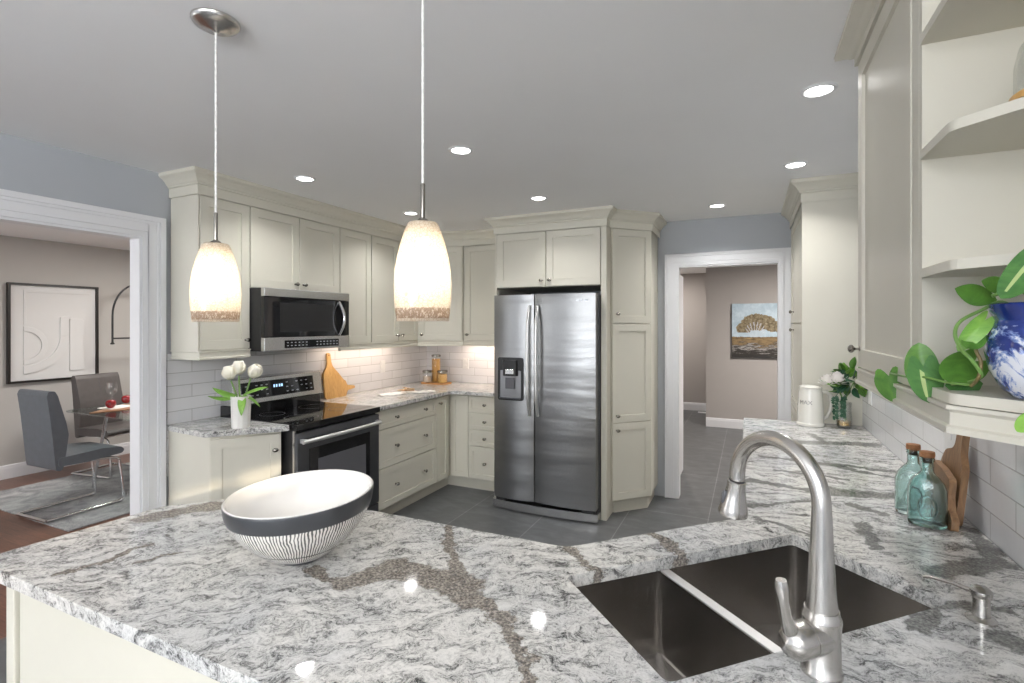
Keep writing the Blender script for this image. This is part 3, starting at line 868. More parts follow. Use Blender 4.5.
mb.box(-3.290, XW + 0.004, OY1 - e, OY1, 0, OZ); mb.box(-3.290, XW + 0.004, OY0, OY0 + e, 0, OZ); mb.box(-3.290, XW + 0.004, OY0 + e, OY1 - e, OZ - e, OZ)
structure(mb.build('trim_3', M['white']), 'white jamb lining of the dining room opening', 'trim')
mb = MB()
mb.box(DX0, DX0 + e, YW - 0.004, YW + 0.115, 0, DZ); mb.box(DX1 - e, DX1, YW - 0.004, YW + 0.115, 0, DZ); mb.box(DX0 + e, DX1 - e, YW - 0.004, YW + 0.115, DZ - e, DZ)
structure(mb.build('trim_4', M['white']), 'white jamb lining of the hall doorway', 'trim')
# the hall door, folded back into the hall
mb = MB(); mb.box(-0.655, -0.620, YW + 0.125, YW + 0.905, 0.012, 2.02)
door = structure(mb.build('door_1', M['white'], bevel=0.002), 'white door standing open into the hall', 'door')
pm = MB()
for z0, z1 in ((0.2, 0.95), (1.1, 1.85)):
    for y0, y1 in ((4.88, 5.10), (5.20, 5.44)):
        pm.box(-0.6205, -0.6165, y0, y1, z0, z1)
pm.build('panel', M['white'], door, bevel=0.004)
for z in (0.28, 1.05, 1.80):
    hg = MB(); hg.lathe([(0.007, -0.045), (0.007, 0.045)], c=(-0.622, YW + 0.122, z), seg=10); hg.build('hinge', M['nickel_dark'], door, smooth=True)

# subway tile splashbacks
mb = MB(); mb.box(XW, XW + 0.010, 1.905, YW, 0.60, 1.345)
structure(mb.build('backsplash_left', M['tile_y']), 'white subway tile behind the range and drawers', 'backsplash')
mb = MB(); mb.box(XW + 0.010, -1.975, YW - 0.010, YW, CT, 1.345)
structure(mb.build('backsplash_back', M['tile_x']), 'white subway tile behind the canisters', 'backsplash')
mb = MB(); mb.box(XR - 0.010, XR, -0.4, 3.665, CT, 1.42)
structure(mb.build('backsplash_right', M['tile_r']), 'white subway tile beside the sink run', 'backsplash')

# ================================================================== PENINSULA, COUNTERTOP, SINK
def shell(mb, poly, t, z0, z1):
    P = [Vector(p) for p in poly]; n = len(P); inner = []
    for i in range(n):
        a, p, b_ = P[i - 1], P[i], P[(i + 1) % n]
        n1 = (p - a).normalized(); n2 = (b_ - p).normalized()
        o1 = Vector((-n1.y, n1.x)); o2 = Vector((-n2.y, n2.x))
        o = (o1 + o2) / (1 + o1.dot(o2))
        q = p + o * t; inner.append((q.x, q.y))
    mb.prism(poly, z0, z1, holes=[inner])

ped = thing('peninsula_cabinet', 'cream panelled peninsula base carrying the sink worktop', 'cabinet', (-0.5, 0.95, 0))
BP = [(-1.68, 0.645), (0.60, 0.645), (0.60, 3.64), (0.02, 3.64), (0.02, 1.735), (-0.43, 1.285), (-1.10, 1.285), (-1.62, 1.14), (-1.68, 1.02)]
mb = MB(); shell(mb, BP, 0.02, 0.0, 0.881)
mb.build('carcass', M['cream'], ped)
mb = MB(); mb.box(-1.655, 0.60, 0.632, 0.645, 0.10, 0.868); mb.build('panel', M['cream'], ped, bevel=0.002)
mb = MB(); mb.box(-1.70, -1.66, 0.622, 0.665, 0.0, 0.872); mb.build('corner_post', M['cream'], ped, bevel=0.004)
mb = MB(); mb.box(-1.655, 0.60, 0.622, 0.645, 0.0, 0.10); mb.build('plinth', M['cream'], ped, bevel=0.003)

SK = [Vector((-0.4025, 1.1725)), Vector((0.115, 1.690)), Vector((0.402, 1.418)), Vector((-0.126, 0.896))]
top_poly = round_poly([(-1.815, 0.605), (XR - 0.011, 0.605), (XR - 0.011, 3.66), (-0.03, 3.66), (-0.03, 1.755), (-0.455, 1.325), (-1.12, 1.318), (-1.66, 1.185), (-1.785, 1.05)],
                      [0.02, 0, 0, 0.02, 0.10, 0.09, 0.12, 0.06, 0.06])
sink_hole = round_poly([tuple(p) for p in SK], 0.018, 4)
mb = MB(); mb.prism(top_poly, CT - 0.032, CT, holes=[sink_hole[::-1]])
tag(mb.build('countertop', M['granite'], bevel=0.005, bseg=3), 'grey and white granite peninsula worktop with brown veins', 'countertop')

s_ = thing('sink', 'undermounted double bowl steel sink with low divider', 'sink', (0.0, 1.26, CT - 0.25))
def lerp2(a, b_, t): return a + (b_ - a) * t
TL, TR, BR, BL = SK
def basin(name, f0, f1, depth, label):
    a, b_, c, d = lerp2(TL, TR, f0), lerp2(TL, TR, f1), lerp2(BL, BR, f1), lerp2(BL, BR, f0)
    cen = (a + b_ + c + d) / 4
    g = 0.004
    P0 = [p + (p - cen).normalized() * g * 1.4 for p in (a, b_, c, d)]
    lo = round_poly([tuple(p) for p in P0], 0.022, 5)
    mb = MB(); zt = CT - 0.0325; zb = CT - depth
    n = len(lo)
    def ring(k, z): return mb.pts([(cen.x + (x - cen.x) * k, cen.y + (y - cen.y) * k, z) for x, y in lo])
    rings = [ring(1.035, zt), ring(1.0, zt), ring(0.985, zb + 0.018), ring(0.965, zb + 0.004), ring(0.92, zb)]
    for r0, r1 in zip(rings, rings[1:]):
        for i in range(n):
            j = (i + 1) % n
            mb.face([r0[i], r1[i], r1[j], r0[j]])
    mb.face(rings[-1])
    o = mb.build(name, M['sink'], s_, smooth=True, angle=50)
    o['label'] = label
    # drain
    dc = cen + (a + b_ - c - d).normalized() * 0.02
    dm = MB(); dm.lathe([(0.0001, 0.001), (0.016, 0.0015), (0.03, 0.003), (0.043, 0.004), (0.047, 0.0025), (0.048, 0.0005)], c=(dc.x, dc.y, zb), seg=28, cap0=False, cap1=False)
    dm.build('drain', M['steel_bright'], o, smooth=True)
basin('basin', 0.0, 0.372, 0.245, 'small left basin')
basin('basin', 0.408, 1.0, 0.245, 'large right basin')
a, b_ = lerp2(TL, TR, 0.372), lerp2(TL, TR, 0.408); c, d = lerp2(BL, BR, 0.408), lerp2(BL, BR, 0.372)
mb = MB(); mb.prism([tuple(a), tuple(d), tuple(c), tuple(b_)], CT - 0.036, CT - 0.0305)
mb.build('divider', M['sinkrim'], s_, bevel=0.002, bseg=3)

# ------------------------------------------------------------------ faucet and soap dispenser
fx, fy = 0.116, 1.04
D45 = Vector((-0.7071, 0.7071, 0))
fa = thing('faucet', 'tall brushed nickel gooseneck faucet behind the sink', 'faucet', (fx, fy, CT))
mb = MB()
mb.lathe([(0.033, 0.0), (0.033, 0.006), (0.030, 0.010), (0.0295, 0.06), (0.0305, 0.085), (0.0315, 0.092), (0.0315, 0.098), (0.029, 0.104), (0.0275, 0.112)], c=(fx, fy, CT), seg=36)
mb.build('body', M['nickel'], fa, smooth=True)
pts = []; rad = []
for i in range(8):
    t = i / 7; pts.append(Vector((fx, fy, CT + 0.110 + t * 0.175))); rad.append(0.0260 + (0.0158 - 0.0260) * (t ** 0.7))
cc = Vector((fx, fy, CT + 0.290)) + D45 * 0.098
for i in range(1, 23):
    t = PI - PI * 1.02 * i / 22
    pts.append(cc + D45 * 0.098 * math.cos(t) + Vector((0, 0, 0.098 * math.sin(t)))); rad.append(0.0155)
mb = MB(); mb.tube(pts, rad, 24)
mb.build('spout', M['nickel'], fa, smooth=True)
end = pts[-1]; dirn = (D45 * 0.16 + Vector((0, 0, -1))).normalized()
mt = Matrix.Translation(end) @ dirn.to_track_quat('Z', 'Y').to_matrix().to_4x4()
mb = MB(); mb.lathe([(0.0155, -0.002), (0.0155, 0.004), (0.0185, 0.006), (0.0188, 0.020), (0.0215, 0.036), (0.0275, 0.063), (0.0305, 0.074), (0.0300, 0.078), (0.022, 0.080)], seg=32, mtx=mt)
sh = mb.build('spray_head', M['nickel'], fa, smooth=True)
mb = MB(); mb.lathe([(0.0160, 0.0005), (0.0160, 0.0045)], seg=28, mtx=mt); mb.build('collar', M['black'], sh, smooth=True)
mb = MB(); mb.lathe([(0.0001, 0.0805), (0.021, 0.0805), (0.0215, 0.079)], seg=28, mtx=mt, cap0=False, cap1=False); mb.build('spray_plate', M['grey_plastic'], sh)
mb = MB(); btn = mt @ Matrix.Translation((0, 0, 0))
side = Vector((-0.9063, -0.4226, 0))
p0 = end + dirn * 0.042 + side * 0.0225; mb.tube([p0 - dirn * 0.016, p0 - dirn * 0.010 , p0 + dirn * 0.010, p0 + dirn * 0.016], [0.003, 0.0055, 0.0055, 0.003], 10); mb.build('spray_button', M['grey_plastic'], sh, smooth=True)
hd = Vector((-0.7071, -0.7071, 0))
hc = Vector((fx, fy, CT + 0.066))
mh = Matrix.Translation(hc) @ hd.to_track_quat('Z', 'Y').to_matrix().to_4x4()
mb = MB(); mb.lathe([(0.030, 0.0), (0.030, 0.034), (0.0300, 0.038), (0.0285, 0.0385), (0.0285, 0.040), (0.0300, 0.0405), (0.0302, 0.056), (0.028, 0.069), (0.020, 0.080), (0.0001, 0.085)], seg=32, mtx=mh, cap1=False)
mb.build('valve', M['nickel'], fa, smooth=True)
h0 = hc + hd * 0.060
lp = [h0 + Vector((0, 0, 0.010)), h0 + hd * 0.014 + Vector((0, 0, 0.024)), h0 + hd * 0.024 + Vector((0, 0, 0.048)), h0 + hd * 0.030 + Vector((0, 0, 0.075)), h0 + hd * 0.033 + Vector((0, 0, 0.100)), h0 + hd * 0.034 + Vector((0, 0, 0.112))]
mb = MB(); mb.tube(lp, [0.015, 0.0125, 0.0095, 0.0095, 0.0110, 0.0085], 16); mb.build('lever', M['nickel'], fa, smooth=True)

sx, sy = 0.435, 1.361
sd = thing('soap_dispenser', 'small brushed nickel soap pump set beside the sink', 'soap dispenser', (sx, sy, CT))
mb = MB(); mb.lathe([(0.026, 0.0), (0.026, 0.004), (0.021, 0.008), (0.0155, 0.011), (0.0150, 0.034)], c=(sx, sy, CT), seg=28); mb.build('base', M['nickel'], sd, smooth=True)
mb = MB(); mb.lathe([(0.0145, 0.034), (0.0145, 0.046), (0.0165, 0.048), (0.0185, 0.056), (0.0185, 0.062), (0.012, 0.068), (0.0001, 0.070)], c=(sx, sy, CT), seg=28, cap1=False); mb.build('pump_head', M['nickel'], sd, smooth=True)
q = Vector((sx, sy, CT + 0.053))
mb = MB(); mb.tube([q + D45 * 0.012, q + D45 * 0.05 + Vector((0, 0, -0.001)), q + D45 * 0.095 + Vector((0, 0, -0.008)), q + D45 * 0.108 + Vector((0, 0, -0.014))], [0.005, 0.0042, 0.0038, 0.0036], 12); mb.build('spout', M['nickel'], sd, smooth=True)

# ------------------------------------------------------------------ striped bowl
bw = thing('bowl', 'large white bowl with charcoal band and black pinstripes on the peninsula', 'bowl', (-1.068, 0.978, CT), local=True)
RB = 0.183; hb = 0.170
tilt = Vector((0.62, 0.78)).normalized()
def bowl_pt(r, z, a):
    x, y = r * math.cos(a), r * math.sin(a)
    k = 1 + 0.048 * (x * tilt.x + y * tilt.y) / RB * min(1, z / 0.04)
    return (x, y, z * k)
def bowl_surf(prof, mat, name, seg=72, close=False):
    mb = MB(); rings = [mb.pts([bowl_pt(r, z, 2 * PI * i / seg) for i in range(seg)]) for r, z in prof]
    for p, q_ in zip(rings, rings[1:]):
        for i in range(seg):
            j = (i + 1) % seg; mb.face([p[i], p[j], q_[j], q_[i]])
    if close: mb.face(rings[-1])
    return mb.build(name, mat, bw, smooth=True, angle=60)
def rb(z):   # outer radius
    t = min(1.0, max(0.0, (z - 0.008) / (hb - 0.008)))
    return 0.058 + (RB - 0.058) * math.sin(t * PI / 2) ** 0.72
zs = [0.008 + (0.128 - 0.008) * (i / 14) ** 1.3 for i in range(15)]
bowl_surf([(0.050, 0.006)] + [(rb(z), z) for z in zs], M['stripes'], 'striped_body')
zs2 = [0.128 + (hb - 0.128) * i / 6 for i in range(7)]
bowl_surf([(rb(0.128) - 0.004, 0.128)] + [(rb(z) + 0.0006, z) for z in zs2] + [(RB - 0.0005, hb + 0.002)], M['charcoal_glaze'], 'rim_band')
ins = [(RB + 0.0002, hb + 0.0012), (RB - 0.003, hb + 0.0035), (RB - 0.007, hb + 0.001)] + [(max(0.004, rb(z) - 0.010), z) for z in reversed([0.018 + (hb - 0.022) * (i / 12) ** 1.4 for i in range(13)])] + [(0.03, 0.016), (0.004, 0.016)]
bowl_surf(ins, M['ceramic'], 'inner_glaze', close=True)
mb = MB(); mb.lathe([(0.052, 0.0), (0.054, 0.004), (0.053, 0.009), (0.0001, 0.009)], seg=48, cap1=False); mb.build('foot', M['charcoal_glaze'], bw, smooth=True)

# ------------------------------------------------------------------ pendants and downlights
def pendant(x, y, label):
    t = thing('pendant_lamp', label, 'pendant lamp', (x, y, 1.533), group='glass pendants over the peninsula', local=True)
    z0 = CEIL - 1.533
    mb = MB(); mb.lathe([(0.066, z0 - 0.0005), (0.066, z0 - 0.006), (0.060, z0 - 0.014), (0.040, z0 - 0.024), (0.012, z0 - 0.029), (0.006, z0 - 0.036)], seg=36); mb.build('canopy', M['nickel'], t, smooth=True)
    mb = MB(); mb.tube([(0, 0, z0 - 0.03), (0.0, 0, 0.6), (0, 0, 0.322)], 0.0032, 8); mb.build('cord', M['cord'], t, smooth=True)
    mb = MB(); mb.lathe([(0.0045, 0.325), (0.0055, 0.322), (0.0055, 0.244), (0.013, 0.239), (0.018, 0.2325), (0.018, 0.195), (0.0001, 0.195)], seg=20, cap1=False); mb.build('stem', M['nickel_dark'], t, smooth=True)
    prof = [(0.0590, 0.0), (0.0610, 0.015), (0.0645, 0.05), (0.0652, 0.085), (0.0632, 0.118), (0.0578, 0.152), (0.0492, 0.186), (0.0395, 0.216), (0.0345, 0.2275), (0.0325, 0.230), (0.014, 0.2315)]
    mb = MB(); mb.lathe(prof, seg=48, cap0=False, cap1=False); o = mb.build('shade', M['shade'], t, smooth=True, solid=0.004)
    mb = MB(); mb.lathe([(0.0001, 0.075), (0.012, 0.078), (0.021, 0.090), (0.0245, 0.105), (0.022, 0.122), (0.014, 0.150), (0.0125, 0.196)], seg=24, cap0=False); mb.build('bulb', M['bulb'], t, smooth=True)
    add_light('pendant_glow', 'POINT', (x, y, 1.533 + 0.09), 0.5, (1.0, 0.90, 0.74), shadow_soft_size=0.03)
pendant(-1.441, 1.0, 'left glass pendant with the whole canopy on the ceiling')
pendant(-0.699, 1.0, 'right glass pendant hanging nearer, in front of the corner cupboards')

DL = [(-2.495, 2.313, 'downlight in front of the microwave cupboards, left rear of the pendants'), (-1.354, 2.277, 'downlight between the right pendant and the refrigerator, nearest the middle'),
      (-2.488, 3.394, 'downlight partly behind the top of the right pendant'), (-1.365, 3.377, 'downlight in front of the refrigerator cupboard'),
      (0.244, 2.278, 'largest downlight, beside the open right hand cupboard'), (0.239, 3.284, 'downlight in front of the tall right cupboard'), (-0.22, 4.164, 'downlight nearest the hall doorway')]
for x, y, lab in DL:
    t = thing('recessed_downlight', lab, 'ceiling light', (x, y, CEIL), group='recessed downlights in the kitchen ceiling', local=True)
    mb = MB(); mb.lathe([(0.046, -0.001), (0.050, -0.006), (0.060, -0.005), (0.064, 0.0), (0.046, 0.0)], seg=36, cap0=False, cap1=False); mb.build('trim_ring', M['white'], t, smooth=True)
    mb = MB(); mb.lathe([(0.0001, -0.0045), (0.040, -0.004), (0.047, -0.002)], seg=36, cap0=False, cap1=False); mb.build('lens', M['lens'], t, smooth=True)
    add_light('downlight_beam', 'AREA', (x, y, CEIL - 0.012), 3.1, (1.0, 0.99, 0.975), shape='DISK', size=0.08, spread=R(130))
add_light('hall_added_light', 'AREA', (0.9, 6.4, CEIL - 0.03), 62, (1.0, 0.94, 0.88), shape='DISK', size=0.5)  # unseen area lamps, here and at the far end, added to light the hall
add_light('hall_end_added_light', 'AREA', (-1.4, 8.6, CEIL - 0.03), 19, (1.0, 0.94, 0.88), shape='DISK', size=0.4)

# ================================================================== RANGE WALL: BASE RUN
YP = (0, 1)      # fronts facing +X read left to right along +Y
XP = (1, 0)      # fronts facing -Y read left to right along +X
YN = (0, -1)     # fronts facing -X
WB = XW + 0.010  # face of the tile

# angled end cabinet left of the range
t = thing('base_cabinet', 'cream angled base cabinet left of the range, under the tulips', 'cabinet', (-2.9, 2.05, 0))
EP = [(WB, 1.912), (-2.80, 1.905), (-2.592, 2.218), (WB, 2.218)]
mb = MB(); mb.prism(EP, 0.0, 0.881); mb.build('carcass', M['cream'], t, bevel=0.001)
u = (Vector((-2.592, 2.218)) - Vector((-2.80, 1.905))); wdt = u.length
front(t, 'door', (-2.80 + 0.002, 1.905 + 0.003, 0.11), u, wdt - 0.004, 0.755, knobs=[(wdt - 0.04, 0.66)])
cp = round_poly([(WB, 1.905), (-2.795, 1.872), (-2.505, 2.226), (WB, 2.226)], [0, 0.03, 0.02, 0])
mb = MB(); mb.prism(cp, CT - 0.032, CT)
tag(mb.build('countertop', M['granite'], bevel=0.004), 'small angled granite top under the white tulip vase', 'countertop')

# drawers right of the range
t = thing('drawer_cabinet', 'cream base cabinet with three wide drawers, right of the range', 'cabinet', (-2.85, 3.4, 0))
mb = MB(); mb.box(WB, -2.546, 3.005, 3.820, 0.11, 0.881); mb.build('carcass', M['cream'], t)
mb = MB(); mb.box(WB, -2.60, 3.005, 3.820, 0.0, 0.11); mb.build('plinth', M['cream'], t)
mb = MB(); mb.box(-2.546, -2.527, 3.005, 3.035, 0.112, 0.872); mb.build('filler_strip', M['cream'], t)
for z0, h in ((0.115, 0.308), (0.426, 0.296), (0.725, 0.145)):
    front(t, 'drawer', (-2.546, 3.036, z0), YP, 0.782, h, knobs=[(0.21, h / 2), (0.60, h / 2)], rail=0.05 if h > 0.2 else 0.036)
t = thing('base_cabinet', 'narrow cream base cabinet with single door, left side of the inside corner', 'cabinet', (-2.85, 3.92, 0))
mb = MB(); mb.box(WB, -2.546, 3.8205, 4.079, 0.11, 0.881); mb.build('carcass', M['cream'], t)
mb = MB(); mb.box(WB, -2.60, 3.8205, 4.36, 0.0, 0.11); mb.build('plinth', M['cream'], t)
front(t, 'door', (-2.546, 3.822, 0.115), YP, 0.200, 0.755, knobs=[(0.045, 0.70)], rail=0.045)
YF = 4.08
t = thing('base_cabinet', 'narrow cream base cabinet with plain door, right side of the inside corner', 'cabinet', (-2.7, 4.3, 0))
mb = MB(); mb.box(-2.5455, -2.338, YF, YW - 0.011, 0.11, 0.881); mb.build('carcass', M['cream'], t)
mb = MB(); mb.box(-2.5995, -2.338, YF + 0.055, YW - 0.011, 0.0, 0.11); mb.build('plinth', M['cream'], t)
front(t, 'door', (-2.524, YF, 0.115), XP, 0.184, 0.755, rail=0.045)
t = thing('drawer_cabinet', 'cream base cabinet with four small drawers, left of the refrigerator', 'cabinet', (-2.15, 4.3, 0))
mb = MB(); mb.box(-2.3375, -1.98, YF, YW - 0.011, 0.11, 0.881); mb.build('carcass', M['cream'], t)
mb = MB(); mb.box(-2.3375, -1.98, YF + 0.055, YW - 0.011, 0.0, 0.11); mb.build('plinth', M['cream'], t)
for z0, h in ((0.115, 0.298), (0.416, 0.148), (0.567, 0.150), (0.720, 0.150)):
    front(t, 'drawer', (-2.336, YF, z0), XP, 0.352, h, knobs=[(0.176, h / 2)], rail=0.045 if h > 0.2 else 0.034)
cp = round_poly([(WB, 3.002), (-2.492, 3.002), (-2.492, 4.03), (-1.978, 4.03), (-1.978, YW - 0.011), (WB, YW - 0.011)], [0, 0.01, 0.10, 0, 0, 0], 6)
mb = MB(); mb.prism(cp, CT - 0.032, CT)
tag(mb.build('countertop', M['granite'], bevel=0.004), 'granite corner worktop between range and refrigerator', 'countertop')

# ------------------------------------------------------------------ range
Y0, Y1 = 2.236, 2.992
t = thing('range', 'stainless electric range with black glass cooktop and oven door', 'range', (-2.8, 2.61, 0))
mb = MB(); mb.box(WB + 0.02, -2.515, Y0, Y1, 0.06, 0.878); mb.build('body', M['black'], t, bevel=0.003)
for y in (Y0 + 0.05, Y1 - 0.05):
    for x in (-3.08, -2.58): MB().lathe([(0.018, 0.0), (0.018, 0.06)], c=(x, y, 0), seg=12).build('foot', M['black'], t)
mb = MB(); mb.box(-3.09, -2.470, Y0 - 0.002, Y1 + 0.002, 0.878, 0.917); ck = mb.build('cooktop', M['black_glass'], t, bevel=0.006, bseg=3)
for (x, y, r) in ((-2.66, Y0 + 0.20, 0.105), (-2.66, Y1 - 0.20, 0.085), (-2.93, Y0 + 0.20, 0.080), (-2.93, Y1 - 0.20, 0.100)):
    mb = MB(); mb.lathe([(r - 0.0015, 0.0), (r - 0.0015, 0.0006), (r, 0.0006), (r, 0.0)], c=(x, y, 0.9169), seg=48, cap0=False, cap1=False)
    mb.build('burner_ring', M['grey_plastic'], ck)
mb = MB(); mb.box(WB + 0.012, -3.075, Y0, Y1, 0.878, 0.985); mb.box(-3.09, -3.06, Y0 + 0.002, Y1 - 0.002, 0.915, 0.990); mb.build('backguard_base', M['black_glass'], t, bevel=0.003)
def slant(mb, x0, x1, xb, y0, y1, z0, z1):   # leaning slab: front from x0 (bottom) to x1 (top)
    v = mb.pts([(xb, y0, z0), (xb, y1, z0), (x0, y1, z0), (x0, y0, z0), (xb, y0, z1), (xb, y1, z1), (x1, y1, z1), (x1, y0, z1)])
    for q in ((0, 1, 2, 3), (7, 6, 5, 4), (3, 2, 6, 7), (1, 0, 4, 5), (0, 3, 7, 4), (2, 1, 5, 6)): mb.face([v[i] for i in q])
mb = MB(); slant(mb, -3.035, -3.065, WB + 0.012, Y0, Y1, 0.987, 1.160)
bgd = mb.build('backguard', M['steel_bright'], t, bevel=0.005)
mb = MB(); slant(mb, -3.037, -3.056, -3.07, Y0 + 0.055, Y1 - 0.085, 1.020, 1.132); cpn = mb.build('control_panel', M['black_glass'], bgd, bevel=0.002)
def pan_x(z): return -3.037 + (z - 1.020) / (1.132 - 1.020) * (-0.019)
mb = MB()
for gy0, gy1, rows, cols in ((2.33, 2.49, 3, 5), (2.66, 2.88, 3, 6)):
    for i in range(rows):
        for j in range(cols):
            y = gy0 + (gy1 - gy0) * j / (cols - 1); z = 1.042 + 0.032 * i
            if (i + j) % 4 == 3: continue
            mb.box(pan_x(z) - 0.001, pan_x(z) + 0.0012, y - 0.008, y + 0.008, z - 0.003, z + 0.003)
mb.build('markings', M['text'], bgd)['kind'] = 'stuff'
mb = MB()
for k, y in enumerate((2.545, 2.565, 2.590, 2.610)): mb.box(pan_x(1.09) - 0.001, pan_x(1.09) + 0.0016, y, y + 0.011, 1.080, 1.100)
mb.build('clock_display', M['display'], bgd)
mb = MB(); mb.box(-2.515, -2.478, Y0 + 0.002, Y1 - 0.002, 0.215, 0.862)
od = mb.build('oven_door', M['dark_steel'], t, bevel=0.004)
mb = MB(); mb.box(-2.4785, -2.4755, Y0 + 0.095, Y1 - 0.105, 0.34, 0.752); mb.build('window', M['black_glass'], od, bevel=0.001)
mb = MB(); mb.box(-2.4758, -2.4742, Y0 + 0.165, Y1 - 0.150, 0.40, 0.675); mb.build('window_screen', M['grey_plastic'], od)
mb = MB()
for y in (Y0 + 0.035, Y1 - 0.035): mb.box(-2.479, -2.440, y - 0.012, y + 0.012, 0.800, 0.824)
hp = [(-2.436 + 0.012 * math.sin(PI * i / 12), Y0 + 0.008 + (Y1 - Y0 - 0.045) * i / 12, 0.812) for i in range(13)]
mb.tube(hp, 0.013, 14, flat=1.0); mb.build('handle', M['satin'], od, smooth=True)
mb = MB(); mb.box(-2.5151, -2.500, Y0, Y0 + 0.010, 0.08, 0.875); mb.build('side_trim', M['steel_bright'], t)
mb = MB(); mb.box(-2.515, -2.482, Y0 + 0.002, Y1 - 0.002, 0.065, 0.205); mb.build('storage_drawer', M['dark_steel'], t, bevel=0.004)

# ================================================================== RANGE WALL: UPPER RUN
XU = -2.95       # carcass front; doors stand 2 cm proud
UB, UT = 1.368, 2.352
def upper(label, y0, y1, z0, doors, rail=True, loc=None):
    t = thing('wall_cabinet', label, 'cabinet', (-3.05, (y0 + y1) / 2, z0))
    mb = MB(); mb.box(XW + 0.0105, XU, y0, y1, z0, UT); mb.build('carcass', M['cream'], t)
    for a, w, kn in doors:
        front(t, 'door', (XU, a, z0 + 0.002), YP, w, 2.290 - z0 - 0.002, knobs=kn)
    return t
t = upper('cream upper cabinet left of the microwave, with an end panel', 1.932, 2.268, UB, [(1.936, 0.330, [(0.300, 0.055)])])
mb = MB(); mb.sweep(rail_prof(1.314), [(WB, 1.932), (-2.93, 1.932), (-2.93, 2.266)]); mb.build('light_rail', M['cream'], t)
mb = MB(); mb.box(XW + 0.0105, XU + 0.018, 1.924, 1.932, UB, 2.29); mb.build('end_panel', M['cream'], t, bevel=0.001)
t = upper('cream double door upper cabinet above the microwave', 2.2685, 3.064, 1.764, [(2.270, 0.395, [(0.360, 0.045)]), (2.668, 0.395, [(0.035, 0.045)])])
t = upper('cream upper cabinet just right of the microwave, single tall door', 3.0645, 3.436, UB, [(3.070, 0.362, [])])
mb = MB(); mb.sweep(rail_prof(1.314), [(-2.93, 3.066), (-2.93, 3.436)]); mb.build('light_rail', M['cream'], t)
t = upper('cream double door upper cabinet behind the right pendant', 3.4365, 4.118, UB, [(3.440, 0.370, [(0.335, 0.055)]), (3.813, 0.302, [(0.035, 0.055)])])
mb = MB(); mb.sweep(rail_prof(1.314), [(-2.93, 3.4365), (-2.93, 4.120)]); mb.build('light_rail', M['cream'], t)
# angled corner cabinet
CA, CB = Vector((-2.945, 4.122)), Vector((-2.552, 4.332))
t = thing('wall_cabinet', 'cream angled corner upper cabinet above the canisters', 'cabinet', (-2.9, 4.45, UB))
mb = MB(); mb.prism([(XW + 0.0105, 4.1185), tuple(CA), tuple(CB), (-2.552, YW - 0.0105), (XW + 0.0105, YW - 0.0105)], UB, UT); mb.build('carcass', M['cream'], t)
ud = (CB - CA); nrm = Vector((ud.y, -ud.x)).normalized()
front(t, 'door', (CA.x + ud.x * 0.02, CA.y + ud.y * 0.02, UB + 0.002), ud, ud.length * 0.96, 2.290 - UB - 0.002, knobs=[(0.035, 0.055)])
CAo, CBo = CA + nrm * 0.02, CB + nrm * 0.02
mb = MB(); mb.sweep(rail_prof(1.314), [tuple(CAo), tuple(CBo)]); mb.build('light_rail', M['cream'], t)
t = thing('wall_cabinet', 'cream upper cabinet between corner and refrigerator', 'cabinet', (-2.25, 4.5, UB))
mb = MB(); mb.box(-2.5515, -1.977, 4.345, YW - 0.0105, UB, UT); mb.build('carcass', M['cream'], t)
front(t, 'door', (-2.530, 4.345, UB + 0.002), XP, 0.40, 2.290 - UB - 0.002, knobs=[(0.035, 0.055)])
mb = MB(); mb.box(-2.128, -1.978, 4.327, 4.345, UB, 2.29); mb.build('filler_strip', M['cream'], t)
mb = MB(); mb.sweep(rail_prof(1.314), [(-2.548, 4.325), (-1.978, 4.325)]); mb.build('light_rail', M['cream'], t)
mb = MB(); mb.sweep(CR, [(XW + 0.001, 1.925), (-2.93, 1.925), (-2.93, 4.118), (CBo.x, CBo.y - 0.006), (-2.044, 4.325)])
tag(mb.build('crown_molding', M['cream']), 'cream crown moulding along the cupboards above range and corner', 'crown moulding')

# ------------------------------------------------------------------ microwave
my0, my1, mx = 2.270, 3.030, -2.800
t = thing('microwave', 'black and stainless microwave mounted above the range', 'microwave', (-2.98, 2.64, 1.345))
mb = MB(); mb.box(XW + 0.011, mx - 0.035, my0, my1, 1.350, 1.762); mb.build('body', M['black'], t, bevel=0.003)
mb = MB(); mb.box(mx - 0.035, mx, my0, my1, 1.706, 1.762); mb.build('top_vent', M['steel_bright'], t, bevel=0.004)
mb = MB(); mb.box(mx - 0.035, mx - 0.004, my0, my1, 1.442, 1.704); dr = mb.build('door', M['black_glass'], t, bevel=0.003)
mb = MB(); mb.box(mx - 0.0045, mx - 0.003, my0 + 0.12, my1 - 0.17, 1.475, 1.670); mb.build('window_screen', M['black'], dr)
hpts = [(mx - 0.004 + 0.052 * math.sin(PI * i / 14), my1 - 0.105 + 0.0 * i, 1.446 + 0.245 * i / 14) for i in range(15)]
mb = MB(); mb.tube(hpts, 0.011, 14, flat=1.0); mb.build('handle', M['chrome'], dr, smooth=True)
mb = MB(); mb.box(mx - 0.035, mx, my0, my1, 1.350, 1.440); fr = mb.build('control_frame', M['steel_bright'], t, bevel=0.004)
mb = MB(); mb.box(mx - 0.001, mx + 0.0015, my0 + 0.155, my1 - 0.115, 1.366, 1.418); mb.build('control_panel', M['black_glass'], fr)
mb = MB()
for i in range(2):
    for j in range(15):
        if 6 <= j <= 7: continue
        y = my0 + 0.18 + 0.032 * j
        mb.box(mx + 0.001, mx + 0.0022, y - 0.007, y + 0.006, 1.380 + 0.020 * i, 1.385 + 0.020 * i)
mb.build('markings', M['text'], fr)['kind'] = 'stuff'

